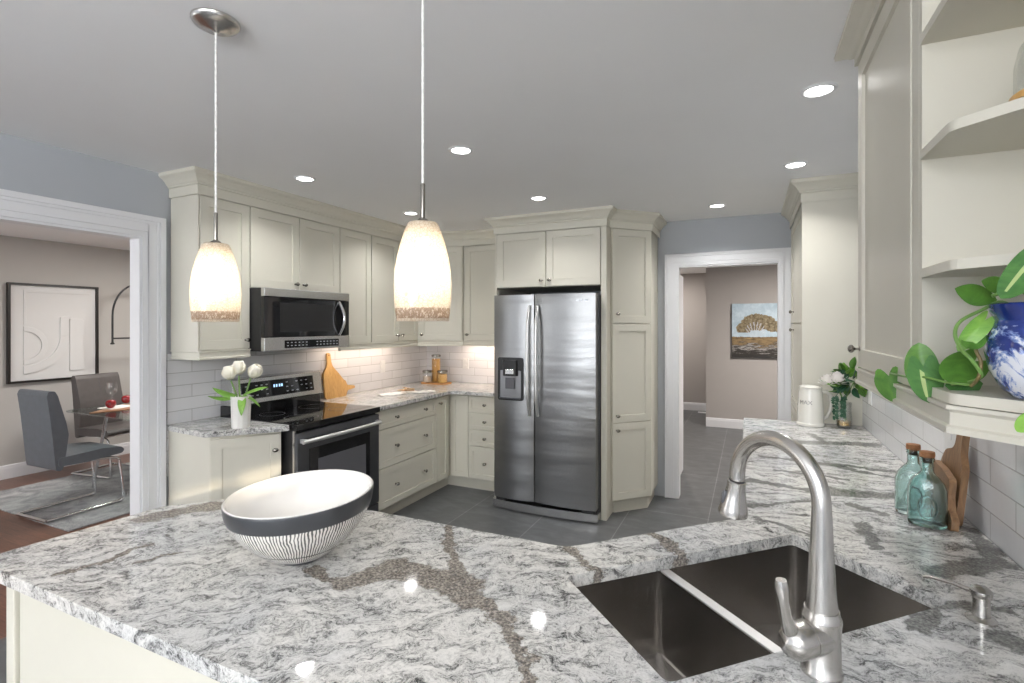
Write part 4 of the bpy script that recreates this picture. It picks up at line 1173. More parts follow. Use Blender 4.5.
# ================================================================== REFRIGERATOR AND ITS SURROUND
fx0, fx1, fyf = -1.928, -1.050, 3.790
t = thing('refrigerator', 'stainless side by side refrigerator with door dispenser', 'refrigerator', (-1.49, 4.2, 0))
mb = MB(); mb.box(fx0 + 0.008, fx1 - 0.004, 3.868, 4.58, 0.03, 1.755); mb.build('body', M['grey_plastic'], t, bevel=0.004)
def fdoor(x0, x1, name, label):
    mb = MB(); n = 14; w = x1 - x0
    poly = [(x0, 3.862)] + [(x0 + w * i / n, fyf - 0.030 * math.sin(PI * (0.04 + 0.92 * i / n)) ** 0.8) for i in range(n + 1)] + [(x1, 3.862)]
    mb.prism(poly, 0.096, 1.766)
    o = mb.build(name, M['steel'], t, smooth=True, angle=35, bevel=0.004); o['label'] = label
    return o
xs = -1.566
dl = fdoor(fx0, xs - 0.004, 'door', 'narrow freezer door with the dispenser')
drr = fdoor(xs + 0.004, fx1 - 0.010, 'door', 'wide plain right door')
def bar(x, parent):
    pts = [(x, fyf - 0.022 - 0.034 * min(1, math.sin(PI * min(max(i / 24, 0.0), 1.0)) * 2.2) - 0.012 * math.sin(PI * i / 24), 0.79 + 0.885 * i / 24) for i in range(25)]
    mb = MB(); mb.tube(pts, 0.0125, 14); mb.build('handle', M['satin'], parent, smooth=True)
bar(xs - 0.036, dl); bar(xs + 0.036, drr)
# dispenser on the freezer door
yd = fyf - 0.030
mb = MB()
ox0, ox1, oz0, oz1 = -1.878, -1.652, 0.905, 1.255
mb.prism(round_poly([(ox0, oz0), (ox1, oz0), (ox1, oz1), (ox0, oz1)], 0.02), -0.006, 0.010, holes=[round_poly([(ox0 + 0.018, oz0 + 0.018), (ox1 - 0.018, oz0 + 0.018), (ox1 - 0.018, oz1 - 0.105), (ox0 + 0.018, oz1 - 0.105)], 0.012)], mtx=Matrix(((1, 0, 0, 0), (0, 0, -1, yd), (0, 1, 0, 0), (0, 0, 0, 1))))
dp = mb.build('dispenser', M['black'], t, bevel=0.002)
mb = MB(); mb.box(ox0 + 0.018, ox1 - 0.018, yd - 0.002, yd + 0.004, oz0 + 0.018, oz1 - 0.105); mb.build('recess', M['dark_recess'], dp)
mb = MB(); slant2 = [(-1.835, yd - 0.004), (-1.695, yd - 0.004), (-1.71, yd - 0.030), (-1.82, yd - 0.030)]; mb.prism(slant2, oz1 - 0.150, oz1 - 0.02); mb.build('spout_housing', M['black'], dp, bevel=0.004)
mb = MB(); mb.box(-1.800, -1.725, yd - 0.033, yd - 0.029, oz1 - 0.135, oz1 - 0.095); mb.build('button_panel', M['steel_bright'], dp, bevel=0.002)
mb = MB(); mb.box(-1.805, -1.725, yd - 0.022, yd - 0.010, oz0 + 0.095, oz0 + 0.185); mb.build('paddle', M['grey_plastic'], dp, bevel=0.004)
mb = MB(); mb.box(ox0 + 0.02, ox1 - 0.02, yd - 0.030, yd + 0.002, oz0 + 0.014, oz0 + 0.026); mb.build('drip_tray', M['dark_steel'], dp, bevel=0.003)
# kick grille bowed out at the foot, hinge covers, badge
n = 16
poly = [(fx0 - 0.012, 3.862)] + [(fx0 - 0.012 + (fx1 - fx0 + 0.020) * i / n, fyf - 0.012 - 0.028 * math.sin(PI * i / n) ** 0.7) for i in range(n + 1)] + [(fx1 + 0.008, 3.862)]
mb = MB(); mb.prism(poly, 0.012, 0.074); mb.build('kick_grille', M['steel_bright'], t, bevel=0.006, bseg=3)
for hx0, hx1 in ((fx0 + 0.01, fx0 + 0.11), (fx1 - 0.12, fx1 - 0.02)): MB().box(hx0, hx1, 3.80, 3.865, 0.074, 0.094).build('hinge', M['black'], t)
mb = MB(); bx0 = -1.205
mb.lathe([(0.0075, 0.0), (0.0075, 0.003)], seg=18, mtx=Matrix.Translation((-1.165, fyf - 0.0292, 1.712)) @ Matrix.Rotation(R(90), 4, 'X'))
for x in (-1.200, -1.190, -1.140, -1.128, -1.117): mb.box(x - 0.0032, x + 0.0032, fyf - 0.0300, fyf - 0.0255, 1.707, 1.717)
mb.build('badge', M['chrome'], drr)
# upper box and tall side panels
t = thing('refrigerator_cabinet', 'cream double door cabinet and side panels round the refrigerator', 'cabinet', (-1.5, 4.25, 0))
mb = MB(); mb.box(-1.955, -1.045, 3.900, YW - 0.002, 1.834, UT); mb.build('carcass', M['cream'], t)
front(t, 'door', (-1.953, 3.900, 1.836), XP, 0.447, 0.452, knobs=[(0.412, 0.050)])
front(t, 'door', (-1.503, 3.900, 1.836), XP, 0.455, 0.452, knobs=[(0.035, 0.050)])
mb = MB(); mb.box(-1.976, -1.9555, 3.885, YW - 0.0115, 0.0, UT); mb.build('side_panel', M['cream'], t, bevel=0.001)
mb = MB(); mb.box(-1.0445, -1.002, 3.882, YW - 0.002, 0.0, UT); mb.build('side_panel', M['cream'], t, bevel=0.001)
# pantry, set at 45 degrees
PA, PB = Vector((-1.000, 4.010)), Vector((-0.735, 4.275))
t = thing('pantry_cabinet', 'tall angled cream pantry with three stacked doors, right of the refrigerator', 'cabinet', (-0.85, 4.4, 0))
mb = MB(); mb.prism([(-1.0015, 4.010), tuple(PA), tuple(PB), (-0.735, YW - 0.002), (-1.0015, YW - 0.002)], 0.11, UT); mb.build('carcass', M['cream'], t)
mb = MB(); mb.prism([(-1.0015, 4.085), (-0.985, 4.085), (-0.765, 4.305), (-0.765, YW - 0.002), (-1.0015, YW - 0.002)], 0.0, 0.11); mb.build('plinth', M['cream'], t)
up = PB - PA; wp = up.length
for z0, z1, kz in ((0.118, 0.735, 0.56), (0.739, 1.530, 0.055), (1.534, 2.290, 0.075)):
    front(t, 'door', (PA.x + 0.003, PA.y + 0.003, z0), up, wp - 0.008, z1 - z0, knobs=[(0.040, kz)])
pn = Vector((0.7071, -0.7071)) * 0.02
mb = MB(); mb.sweep(CR, [(-1.976, 4.26), (-1.976, 3.880), (-1.002, 3.880), (PA.x - 0.002, PA.y + pn.y - 0.012), (PB.x + pn.x * 0.9, PB.y + pn.y * 0.9), (PB.x + pn.x * 0.9, YW - 0.002)])
tag(mb.build('crown_molding', M['cream']), 'cream crown moulding over refrigerator cupboard and angled pantry', 'crown moulding')

# ================================================================== RIGHT SIDE: TALL CABINET, UPPER CABINET, OPEN SHELVES
t = thing('tall_cabinet', 'tall cream cabinet at the end of the sink worktop', 'cabinet', (0.46, 4.1, 0))
mb = MB(); mb.box(0.325, XR - 0.002, 3.690, YW - 0.002, 0.0, UT); mb.build('carcass', M['cream'], t)
mb = MB(); mb.box(0.302, XR - 0.002, 3.672, 3.6895, 0.0, 2.292); mb.build('end_panel', M['cream'], t, bevel=0.001)
for z0, z1, kz in ((0.118, 0.90, 0.45), (0.904, 1.530, 0.58), (1.534, 2.290, 0.085)):
    front(t, 'door', (0.325, YW - 0.030, z0), YN, 0.930, z1 - z0, knobs=[(0.28, kz)])
mb = MB(); mb.sweep(CR, [(0.302, YW - 0.002), (0.302, 3.672), (XR - 0.002, 3.672)])
mb.build('crown_molding', M['cream'], t)

xu = 0.340
t = thing('wall_cabinet', 'cream upper cabinet on the sink wall, nearest the camera', 'cabinet', (0.48, 1.65, 1.38))
mb = MB(); mb.box(xu, XR - 0.0005, 1.318, 1.965, 1.385, 2.392); mb.build('carcass', M['cream'], t)
front(t, 'door', (xu, 1.963, 1.387), YN, 0.590, 2.365 - 1.387, knobs=[(0.030, 0.060)])
mb = MB(); mb.box(xu - 0.018, xu, 1.320, 1.371, 1.387, 2.365); mb.build('face_stile', M['cream'], t, bevel=0.002)
RR = [(-0.02, 1.336), (0.010, 1.336), (0.010, 1.346), (0.004, 1.350), (0.004, 1.372), (0.010, 1.378), (0.010, 1.3845), (-0.02, 1.3845)]
SH0, SH1 = (0.318, 1.125), (0.605, 0.838)
mb = MB(); mb.sweep(RR, [(0.322, 1.965), (0.322, 1.3185)]); mb.build('light_rail', M['cream'], t)
CR2 = [(0.0, 2.366), (0.010, 2.366), (0.010, 2.392), (0.020, 2.396), (0.030, 2.404), (0.048, 2.412), (0.058, 2.416), (0.060, 2.4295), (0.0, 2.4295)]
mb = MB(); mb.sweep(CR2, [(XR - 0.002, 1.966), (0.322, 1.966), (0.322, 1.13), (XR - 0.03, 0.852)]); 
tag(mb.build('crown_molding', M['cream']), 'cream crown moulding along the sink wall cupboards, nearest the camera', 'crown moulding')

t = thing('open_shelf_unit', 'cream open corner shelves holding the potted vine', 'shelf', (0.5, 1.1, 1.385))
mb = MB(); mb.box(XR - 0.015, XR - 0.0005, 0.83, 1.300, 1.385, 2.392); mb.build('back_panel', M['cream'], t)
mb = MB(); mb.box(0.322, XR - 0.0005, 1.3005, 1.3178, 1.385, 2.392); mb.build('side_panel', M['cream'], t)
def shelf_poly(fr=0.03):
    return round_poly([(XR - 0.0155, 1.300), (0.318, 1.300), SH0, SH1, (XR - 0.0155, 0.832)], [0, 0, 0.04, 0.01, 0])
for z0, z1 in ((1.386, 1.405), (1.620, 1.638), (1.862, 1.880), (2.098, 2.116), (2.372, 2.392)):
    mb = MB(); mb.prism(shelf_poly(), z0, z1); mb.build('shelf', M['cream'], t, bevel=0.002)
mb = MB(); mb.sweep(RR, [(0.322, 1.318), (0.322, SH0[1] + 0.004), (SH1[0] + 0.004, SH1[1] + 0.004)]); mb.build('light_rail', M['cream'], t)

# ================================================================== SMALL THINGS ON THE WORKTOPS
def leaf(mb, base, dirn, side, L, Wd, curl=0.15, fold=0.25, kind='oval', nl=10, ns=6, mi=None, stripe=None):
    """one curved leaf blade with a folded midrib"""
    base, d, s = Vector(base), Vector(dirn).normalized(), Vector(side).normalized()
    s = (s - d * s.dot(d)).normalized(); nrm = d.cross(s)
    rows = []
    for i in range(nl + 1):
        t = i / nl
        if kind == 'heart': w = Wd * 0.5 * min(1.0, 1.39 * (max(0.05, t) ** 0.30) * (1 - t) ** 0.62)
        elif kind == 'blade': w = Wd * 0.5 * math.sin(PI * min(1, 0.12 + 0.88 * t)) ** 0.8
        else: w = Wd * 0.5 * (math.sin(PI * t ** 0.85)) ** 0.85
        row = []
        for j in range(-ns // 2, ns // 2 + 1):
            q = j / (ns / 2)
            lobe = -0.30 * math.sin(PI * 0.75 * abs(q)) * (1 - t) ** 3 * L if kind == 'heart' else 0
            p = base + d * (L * t + lobe) + s * (q * w) + nrm * (fold * abs(q) * w - curl * L * t * t)
            row.append(mb.bm.verts.new(p))
        rows.append(row)
    for a, b_ in zip(rows, rows[1:]):
        for j in range(len(a) - 1):
            f = mb.face([a[j], a[j + 1], b_[j + 1], b_[j]])
            if f and stripe is not None:
                f.material_index = stripe if j == ns // 2 and 1 < rows.index(a) < nl - 2 else 0

# tulips
vx, vy = -2.735, 2.055
t = thing('tulip_vase', 'white fluted vase with three cream tulips, left of the range', 'vase', (vx, vy, CT))
mb = MB()
seg = 48; prof = [(0.048, 0.0), (0.049, 0.004), (0.0505, 0.07), (0.053, 0.150), (0.055, 0.186), (0.052, 0.187), (0.048, 0.150), (0.044, 0.03), (0.0001, 0.03)]
rings = [mb.pts([(vx + r * (1 + (0.035 if (i % 4) < 2 and k < 5 and 0 < k else 0)) * math.cos(2 * PI * i / seg), vy + r * (1 + (0.035 if (i % 4) < 2 and k < 5 and 0 < k else 0)) * math.sin(2 * PI * i / seg), CT + z) for i in range(seg)]) for k, (r, z) in enumerate(prof)]
for a, b_ in zip(rings, rings[1:]):
    for i in range(seg):
        j = (i + 1) % seg; mb.face([a[i], a[j], b_[j], b_[i]])
mb.face(list(reversed(rings[0])))
mb.build('vase', M['ceramic'], t, smooth=True, angle=30)
rv = Vector((0.9063, 0.4226, 0)); fv = Vector((-0.4226, 0.9063, 0))      # across and into the room
for dx, dz, lean, dd in ((-0.056, 0.298, (-0.22, 0, 1), -0.015), (-0.018, 0.325, (-0.02, 0, 1), 0.01), (0.062, 0.308, (0.62, 0, 1), 0.01)):
    tip = Vector((vx, vy, CT + dz)) + rv * dx + fv * dd
    ln = (rv * lean[0] + Vector((0, 0, 1))).normalized()
    st = MB(); st.tube([(vx + dx * 0.3, vy, CT + 0.05), Vector((vx, vy, CT + 0.19)) + rv * dx * 0.45, tip - ln * 0.02], 0.0045, 8)
    so = st.build('flower_stem', M['stem'], t, smooth=True)
    fl = MB(); sd_ = ln.orthogonal().normalized(); s2 = ln.cross(sd_)
    for ring_, rr_, hh_ in ((0, 0.0285, 0.080), (1, 0.0220, 0.076)):
        for k in range(3):
            a = 2 * PI * k / 3 + ring_ * PI / 3 + dx * 20
            o_ = sd_ * math.cos(a) + s2 * math.sin(a); sdd = ln.cross(o_)
            rows = []
            for i in range(8):
                tt = i / 7; w = 0.039 * math.sin(PI * (0.10 + 0.78 * tt)) ** 0.8
                out = rr_ * math.sin(PI * (0.05 + 0.70 * tt)) ** 0.6
                row = []
                for j in range(-3, 4):
                    q = j / 3
                    row.append(fl.bm.verts.new(tip + ln * (hh_ * tt - 0.012) + o_ * (out - 0.010 * q * q * 1.2) + sdd * q * w))
                rows.append(row)
            for a_, b_ in zip(rows, rows[1:]):
                for j in range(6): fl.face([a_[j], a_[j + 1], b_[j + 1], b_[j]])
    fl.build('flower', M['petal'], so, smooth=True, solid=0.0015)
for bx_, dr_, L_, W_, cu in ((-0.020, (-1.0, 0.0, 0.16), 0.135, 0.044, 0.25), (-0.025, (-0.62, -0.2, -0.25), 0.125, 0.046, 0.50), (0.022, (0.95, 0.0, 0.42), 0.155, 0.038, 0.10), (0.020, (0.20, -0.5, -0.35), 0.110, 0.044, 0.55), (0.03, (0.55, 0.1, -0.2), 0.10, 0.022, 0.5)):
    mb = MB(); d_ = rv * dr_[0] + fv * dr_[1] + Vector((0, 0, dr_[2]))
    leaf(mb, Vector((vx, vy, CT + 0.190)) + rv * bx_ - fv * 0.02, d_, fv + Vector((0, 0, 0.6)), L_, W_, cu, 0.3, 'blade')
    mb.build('leaf', M['leaf_light'], t, smooth=True, solid=0.001)

# boards leaning on the tile right of the range
def board(name, label, outline, thick, mat, p0, u, lean, extra=None, loc=None, cat='cutting board', group=None):
    """outline in (along wall, up); board leans back by lean (m per m of height)"""
    t = thing(name, label, cat, p0, group=group)
    m = frame_mtx(p0, u) @ Matrix.Shear('XY', 4, (0, 0))
    mb = MB(); U = Vector((u[0], u[1], 0)).normalized(); NN = U.cross(Vector((0, 0, 1)))
    mt = Matrix(((U.x, -lean * NN.x, NN.x, p0[0]), (U.y, -lean * NN.y, NN.y, p0[1]), (0, 1, 0, p0[2]), (0, 0, 0, 1)))
    mb.prism(outline[0], 0, thick, holes=outline[1:], mtx=mt)
    mb.build('blade', mat, t, bevel=0.003)
    return t
def circ(cx, cy, r, n=14): return [(cx + r * math.cos(2 * PI * i / n), cy + r * math.sin(2 * PI * i / n)) for i in range(n)]
ol = round_poly([(0.0, 0.0), (0.235, 0.0), (0.245, 0.115), (0.165, 0.205), (0.110, 0.262), (0.100, 0.300), (0.098, 0.372), (0.062, 0.372), (0.060, 0.300), (0.050, 0.262), (0.0, 0.205)], [0.02, 0.02, 0.05, 0.03, 0.05, 0, 0.02, 0.02, 0, 0.05, 0.04])
board('cutting_board', 'golden wooden paddle board leaning upright beside the range', [ol, circ(0.080, 0.352, 0.007)], 0.016, M['board'], (-3.135, 3.105, CT), YP, 0.13)
ol = round_poly([(0.0, 0.0), (0.16, 0.0), (0.18, 0.04), (0.27, 0.050), (0.27, 0.072), (0.18, 0.085), (0.16, 0.13), (0.0, 0.13)], 0.015)
board('cutting_board', 'small wooden board whose handle pokes out behind the paddle board', [ol], 0.012, M['board'], (-3.168, 3.22, CT), YP, 0.10)

# canister corner
tc = (-2.925, 4.43)
t = tag(MB().prism(round_poly([(tc[0] - 0.16, tc[1] - 0.09), (tc[0] + 0.13, tc[1] - 0.09), (tc[0] + 0.16, tc[1] + 0.07), (tc[0] - 0.13, tc[1] + 0.09)], 0.05), CT, CT + 0.016).build('serving_board', M['tray'], bevel=0.004), 'low wooden board under the glass canisters in the corner', 'serving board')
def canister(x, y, r, h, fill, fmat, label):
    z = CT + 0.0165
    t = thing('canister', label, 'canister', (x, y, z), group=None)
    mb = MB(); mb.lathe([(r * 0.93, 0.0), (r, 0.006), (r, h), (r * 0.94, h + 0.006)], c=(x, y, z), seg=28, cap1=False); mb.build('jar', M['clear'], t, smooth=True)
    mb = MB(); mb.lathe([(r * 0.90, 0.004), (r * 0.94, 0.008), (r * 0.94, fill), (0.001, fill + 0.004)], c=(x, y, z), seg=24, cap1=False); mb.build('contents', fmat, t, smooth=True)
    mb = MB(); mb.lathe([(r * 0.98, h + 0.0065), (r * 1.05, h + 0.008), (r * 1.05, h + 0.026), (r * 0.9, h + 0.030), (0.001, h + 0.030)], c=(x, y, z), seg=28, cap1=False); mb.build('lid', M['nickel_dark'], t, smooth=True)
canister(-2.955, 4.465, 0.046, 0.250, 0.235, M['pasta'], 'tall glass canister of spaghetti, middle of the three')
canister(-3.010, 4.385, 0.047, 0.092, 0.060, M['oats'], 'short glass canister of pale grain, left of the spaghetti')
canister(-2.838, 4.405, 0.050, 0.098, 0.088, M['pasta_short'], 'short glass canister of yellow pasta, right of the spaghetti')
# linen and utensils
def rumple(x, y, r): return 0.004 * math.sin(x * 70 + r) * math.cos(y * 60 + r) + 0.004
mb = MB(); n = 14
def cloth(mb, c, ax, L, Wd, ph, z0):
    ax = Vector(ax).normalized(); pr = Vector((-ax.y, ax.x)); g = []
    for i in range(n + 1):
        row = []
        for j in range(7):
            a, b_ = i / n - 0.5, j / 6 - 0.5
            w = Wd * (0.55 + 0.45 * math.sin(PI * (i / n) ** 0.8))
            p = Vector(c) + ax * (a * L) + pr * (b_ * w)
            row.append(mb.bm.verts.new((p.x, p.y, CT + z0 + 0.010 * math.cos(b_ * PI) + rumple(p.x, p.y, ph))))
        g.append(row)
    for a_, b_ in zip(g, g[1:]):
        for j in range(6): mb.face([a_[j], a_[j + 1], b_[j + 1], b_[j]])
cloth(mb, (-2.80, 3.60), (0.35, 1.0), 0.34, 0.15, 0.3, 0.001); cloth(mb, (-2.66, 3.77), (0.75, 0.7), 0.26, 0.14, 1.9, 0.001)
tag(mb.build('napkin', M['linen'], smooth=True, solid=0.003), 'loosely folded white napkin on the corner worktop', 'napkin')
t = thing('wooden_utensils', 'small bundle of pale wooden sticks lying on the napkin', 'utensils', (-2.735, 3.66, CT + 0.018))
for k, (a, L_, r_) in enumerate(((0.1, 0.17, 0.007), (0.6, 0.15, 0.006), (1.1, 0.16, 0.007), (1.7, 0.13, 0.006), (2.3, 0.15, 0.006), (2.8, 0.12, 0.005))):
    c0 = Vector((-2.735, 3.66, CT + 0.031 + 0.004 * k)); d_ = Vector((math.cos(a), math.sin(a), 0.03))
    mb = MB(); mb.tube([c0 - d_ * L_ * 0.5, c0 - d_ * L_ * 0.2, c0 + d_ * L_ * 0.2, c0 + d_ * L_ * 0.5], [r_ * 0.5, r_, r_ * 0.9, r_ * 0.35], 8)
    mb.build('stick', M['dead_wood'], t, smooth=True)

# outlets in the tile
def outlet(p0, u, label, w=0.072):
    t = thing('wall_outlet', label, 'outlet', p0)
    m = frame_mtx(p0, u)
    mb = MB(); mb.box(0, w, 0, 0.005, 0, 0.116, m); mb.build('cover_plate', M['white_plastic'], t, bevel=0.002)
    for k in (0.030, 0.086):
        mb = MB(); mb.box(w / 2 - 0.017, w / 2 + 0.017, 0.005, 0.0075, k - 0.014, k + 0.014, m); mb.build('socket', M['white_plastic'], t, bevel=0.002)
outlet((XW + 0.0105, 3.86, 1.062), YP, 'white outlet in the tile above the napkin')
outlet((-2.735, YW - 0.0105, 1.055), XP, 'white outlet in the tile right of the canisters')
outlet((XR - 0.0105, 3.47, 1.075), YN, 'white outlet in the tile beside the flower vase')
outlet((XR - 0.0105, 2.235, 1.065), YN, 'white outlet in the tile behind the glass bottles', 0.115)

# pitcher
px, py = 0.338, 3.555
t = thing('pitcher', 'cream ceramic pitcher standing before the tall cabinet', 'pitcher', (px, py, CT))
mb = MB(); mb.lathe([(0.070, 0.0), (0.075, 0.003), (0.075, 0.016), (0.071, 0.020), (0.069, 0.10), (0.064, 0.20), (0.061, 0.215), (0.062, 0.225), (0.058, 0.226), (0.056, 0.20), (0.062, 0.03), (0.0001, 0.03)], c=(px, py, CT), seg=40, cap1=False)
mb.build('body', M['pitcher'], t, smooth=True)
mb = MB(); mb.lathe([(0.060, 0.2265), (0.061, 0.232), (0.050, 0.240), (0.020, 0.244), (0.0001, 0.245)], c=(px, py, CT), seg=36, cap1=False); mb.build('lid', M['pitcher'], t, smooth=True)
hx = Vector((0.97, 0.24, 0)); hp = [(0.055, 0.200), (0.088, 0.204), (0.110, 0.184), (0.114, 0.14), (0.107, 0.09), (0.090, 0.055), (0.066, 0.040)]
mb = MB(); mb.tube([Vector((px, py, CT + z)) + hx * d for d, z in hp], [0.013, 0.013, 0.0125, 0.012, 0.0115, 0.011, 0.011], 12); mb.build('handle', M['pitcher'], t, smooth=True)
# the three raised letters on its front, bent round the body
cu = bpy.data.curves.new('letters', 'FONT'); cu.body = 'MAX'; cu.size = 0.034; cu.extrude = 0.0012; cu.align_x = 'CENTER'
tmp = bpy.data.objects.new('letters_source', cu); C.objects.link(tmp)
bpy.context.view_layer.update()
me = bpy.data.meshes.new_from_object(tmp.evaluated_get(bpy.context.evaluated_depsgraph_get()))
bpy.data.objects.remove(tmp)
for v in me.vertices:
    a = v.co.x / 0.066 - R(118); rr_ = 0.0672 + v.co.z
    v.co = (rr_ * math.cos(a), rr_ * math.sin(a), 0.132 + v.co.y)
me.materials.append(M['ink'])
lt = bpy.data.objects.new('lettering', me); C.objects.link(lt); lt.parent = t

# flowers in glass
gx, gy = 0.512, 3.565
t = thing('flower_vase', 'clear gold bottomed vase of white peonies and green leaves', 'vase', (gx, gy, CT))
mb = MB(); mb.lathe([(0.036, 0.0), (0.040, 0.004), (0.041, 0.05), (0.037, 0.11), (0.038, 0.150), (0.036, 0.150), (0.035, 0.11), (0.038, 0.05), (0.036, 0.012), (0.0001, 0.012)], c=(gx, gy, CT), seg=32, cap1=False); mb.build('vase', M['water'], t, smooth=True)
mb = MB(); mb.lathe([(0.034, 0.0125), (0.036, 0.014), (0.037, 0.038), (0.0001, 0.040)], c=(gx, gy, CT), seg=28, cap1=False); mb.build('gold_base', M['gold'], t, smooth=True)
rnd = random.Random(11)
for k in range(6):
    a = rnd.uniform(0, 2 * PI); e_ = Vector((gx + 0.05 * math.cos(a), gy + 0.04 * math.sin(a), CT + 0.27))
    mb = MB(); mb.tube([(gx + 0.012 * math.cos(a + 2), gy + 0.012 * math.sin(a + 2), CT + 0.045), (gx, gy, CT + 0.15), e_], 0.003, 6); mb.build('stem', M['stem'], t, smooth=True)
bc = Vector((gx + 0.035, gy - 0.01, CT + 0.275))
for k in range(80):
    a = rnd.uniform(0, 2 * PI); el = rnd.uniform(-0.7, 1.0)
    d_ = Vector((math.cos(a) * math.cos(el), math.sin(a) * math.cos(el) * 0.6, math.sin(el)))
    b0 = bc + Vector((d_.x * 0.062, d_.y * 0.05 - 0.01, d_.z * 0.060))
    mt_ = rnd.choice(['leaf', 'leaf', 'leaf_dark', 'leaf_dark', 'leaf_light'])
    mb = MB(); leaf(mb, b0, d_ + Vector((0, -0.35, rnd.uniform(-0.5, 0.3))), Vector((rnd.uniform(-1, 1), rnd.uniform(-0.6, 0.6), rnd.uniform(-1, 1))), rnd.uniform(0.05, 0.08), rnd.uniform(0.038, 0.056), 0.25, 0.2)
    mb.build('leaf', M[mt_], t, smooth=True)
mb = MB(); leaf(mb, bc + Vector((-0.06, -0.04, -0.02)), (-1, -0.1, 0.22), (0, 0.5, 1), 0.11, 0.036, 0.12, 0.3, 'blade'); mb.build('leaf', M['leaf_light'], t, smooth=True)
mb = MB(); leaf(mb, bc + Vector((0.000, -0.02, 0.075)), (0.15, 0, 1), (1, 0.4, 0), 0.075, 0.042, 0.1, 0.2); mb.build('leaf', M['leaf'], t, smooth=True)
for k, (dx, dz, rr_) in enumerate(((-0.092, 0.262, 0.040), (-0.040, 0.272, 0.047))):
    c0 = Vector((gx + dx, gy - 0.055, CT + dz)); mb = MB()
    for q in range(30):
        a = 2 * PI * q * 0.381966; el = -0.7 + 2.1 * (q / 29)
        d_ = Vector((math.cos(a) * math.cos(el), math.sin(a) * math.cos(el), math.sin(el)))
        up_ = Vector((0, 0, 1)) + d_ * 0.35
        leaf(mb, c0 + d_ * rr_ * 0.45, d_ * 0.8 + up_ * 0.55, up_.cross(d_), rr_ * 0.95, rr_ * 0.85, -0.12, 0.35, nl=5, ns=4)
    mb.build('peony', M['petal_white'], t, smooth=True)
for dx, L_ in ((-0.052, 0.135), (-0.012, 0.12)):   # hanging eucalyptus strands
    mb = MB(); top = Vector((gx + dx, gy - 0.052, CT + 0.185)); mb.tube([top + Vector((0.03, 0.04, 0.03)), top, top - Vector((0, 0, L_))], 0.002, 6)
    for q in range(12):
        zq = L_ * q / 12
        for sgn in (-1, 1):
            leaf(mb, top - Vector((0, 0, zq + rnd.uniform(-0.004, 0.004))), (sgn, rnd.uniform(-0.9, 0.3), rnd.uniform(-0.9, 0.3)), (0, 0.5, 1), rnd.uniform(0.015, 0.024), 0.018, 0.1, 0.2, nl=4, ns=4)
    mb.build('eucalyptus_strand', M['leaf_dark'], t, smooth=True)

# two flat glass bottles
def bottle(x, y, rz, h, label):
    t = thing('glass_bottle', label, 'bottle', (x, y, CT), rz, local=True)
    def sec(w, d, z, n=32):
        out = []
        for i in range(n):
            a = 2 * PI * i / n; c_, s_2 = math.cos(a), math.sin(a)
            out.append((math.copysign(abs(c_) ** 0.7, c_) * w, math.copysign(abs(s_2) ** 0.8, s_2) * d, z))
        return out
    mb = MB(); H = h
    S_ = [(0.041, 0.024, 0.0), (0.046, 0.028, 0.004), (0.0485, 0.030, 0.012), (0.0485, 0.030, 0.090 * H), (0.0475, 0.029, 0.112 * H), (0.042, 0.027, 0.132 * H), (0.031, 0.023, 0.148 * H), (0.021, 0.018, 0.158 * H), (0.0165, 0.0160, 0.166 * H), (0.0160, 0.0160, 0.196 * H), (0.0190, 0.0190, 0.198 * H), (0.0190, 0.0190, 0.206 * H), (0.0165, 0.0165, 0.208 * H)]
    rings = [mb.pts(sec(*s)) for s in S_]
    inn = [(w - 0.0035, d - 0.0035, max(z, 0.008)) for w, d, z in S_[2:]]
    rings += [mb.pts(sec(*s)) for s in reversed(inn)]
    for a, b_ in zip(rings, rings[1:]):
        for i in range(32):
            j = (i + 1) % 32; mb.face([a[i], a[j], b_[j], b_[i]])
    mb.face(list(reversed(rings[0]))); mb.face(rings[-1])
    # an embossed oval medallion on the face
    o = mb.build('bottle_glass', M['aqua'], t, smooth=True, angle=60)
    mb = MB(); mb.tube([(0.022 * math.cos(2 * PI * i / 24), -0.0305, 0.062 + 0.034 * math.sin(2 * PI * i / 24)) for i in range(25)], 0.0022, 8); mb.build('embossed_oval', M['aqua'], t, smooth=True)
    mb = MB(); mb.lathe([(0.0120, 0.192 * H), (0.0125, 0.2085 * H), (0.0185, 0.209 * H), (0.0195, 0.216 * H), (0.0185, 0.225 * H), (0.001, 0.226 * H)], seg=20, cap1=False); mb.build('cork', M['cork'], t, smooth=True)
bottle(0.491, 1.932, R(-14), 1.0, 'aqua pressed glass bottle with cork, the nearer of the two')
bottle(0.480, 2.030, R(-14), 1.0, 'aqua glass bottle with cork, standing behind its twin')

# two walnut boards against the sink wall
ol = round_poly([(0.0, 0.0), (0.185, 0.0), (0.185, 0.175), (0.158, 0.215), (0.155, 0.300), (0.110, 0.300), (0.104, 0.225), (0.03, 0.205), (0.0, 0.160)], [0.02, 0.02, 0.03, 0.03, 0.015, 0.015, 0.04, 0.05, 0.05])
board('cutting_board', 'brown wooden board with upright handle, leaning on the sink wall', [ol, circ(0.132, 0.282, 0.006)], 0.018, M['board_dark'], (XR - 0.050, 2.135, CT), YN, 0.10)
ol = round_poly([(0.0, 0.010), (0.130, 0.0), (0.155, 0.014), (0.205, 0.0), (0.238, 0.004), (0.235, 0.034), (0.200, 0.055), (0.182, 0.090), (0.180, 0.140), (0.100, 0.158), (0.0, 0.165)], [0.02, 0.01, 0.02, 0.012, 0.012, 0.015, 0.03, 0.03, 0.02, 0.02, 0.02], 4)
board('cutting_board', 'brown wooden board with handle at its foot, in front of the taller board', [ol], 0.018, M['board_dark'], (XR - 0.076, 2.130, CT), YN, 0.10)

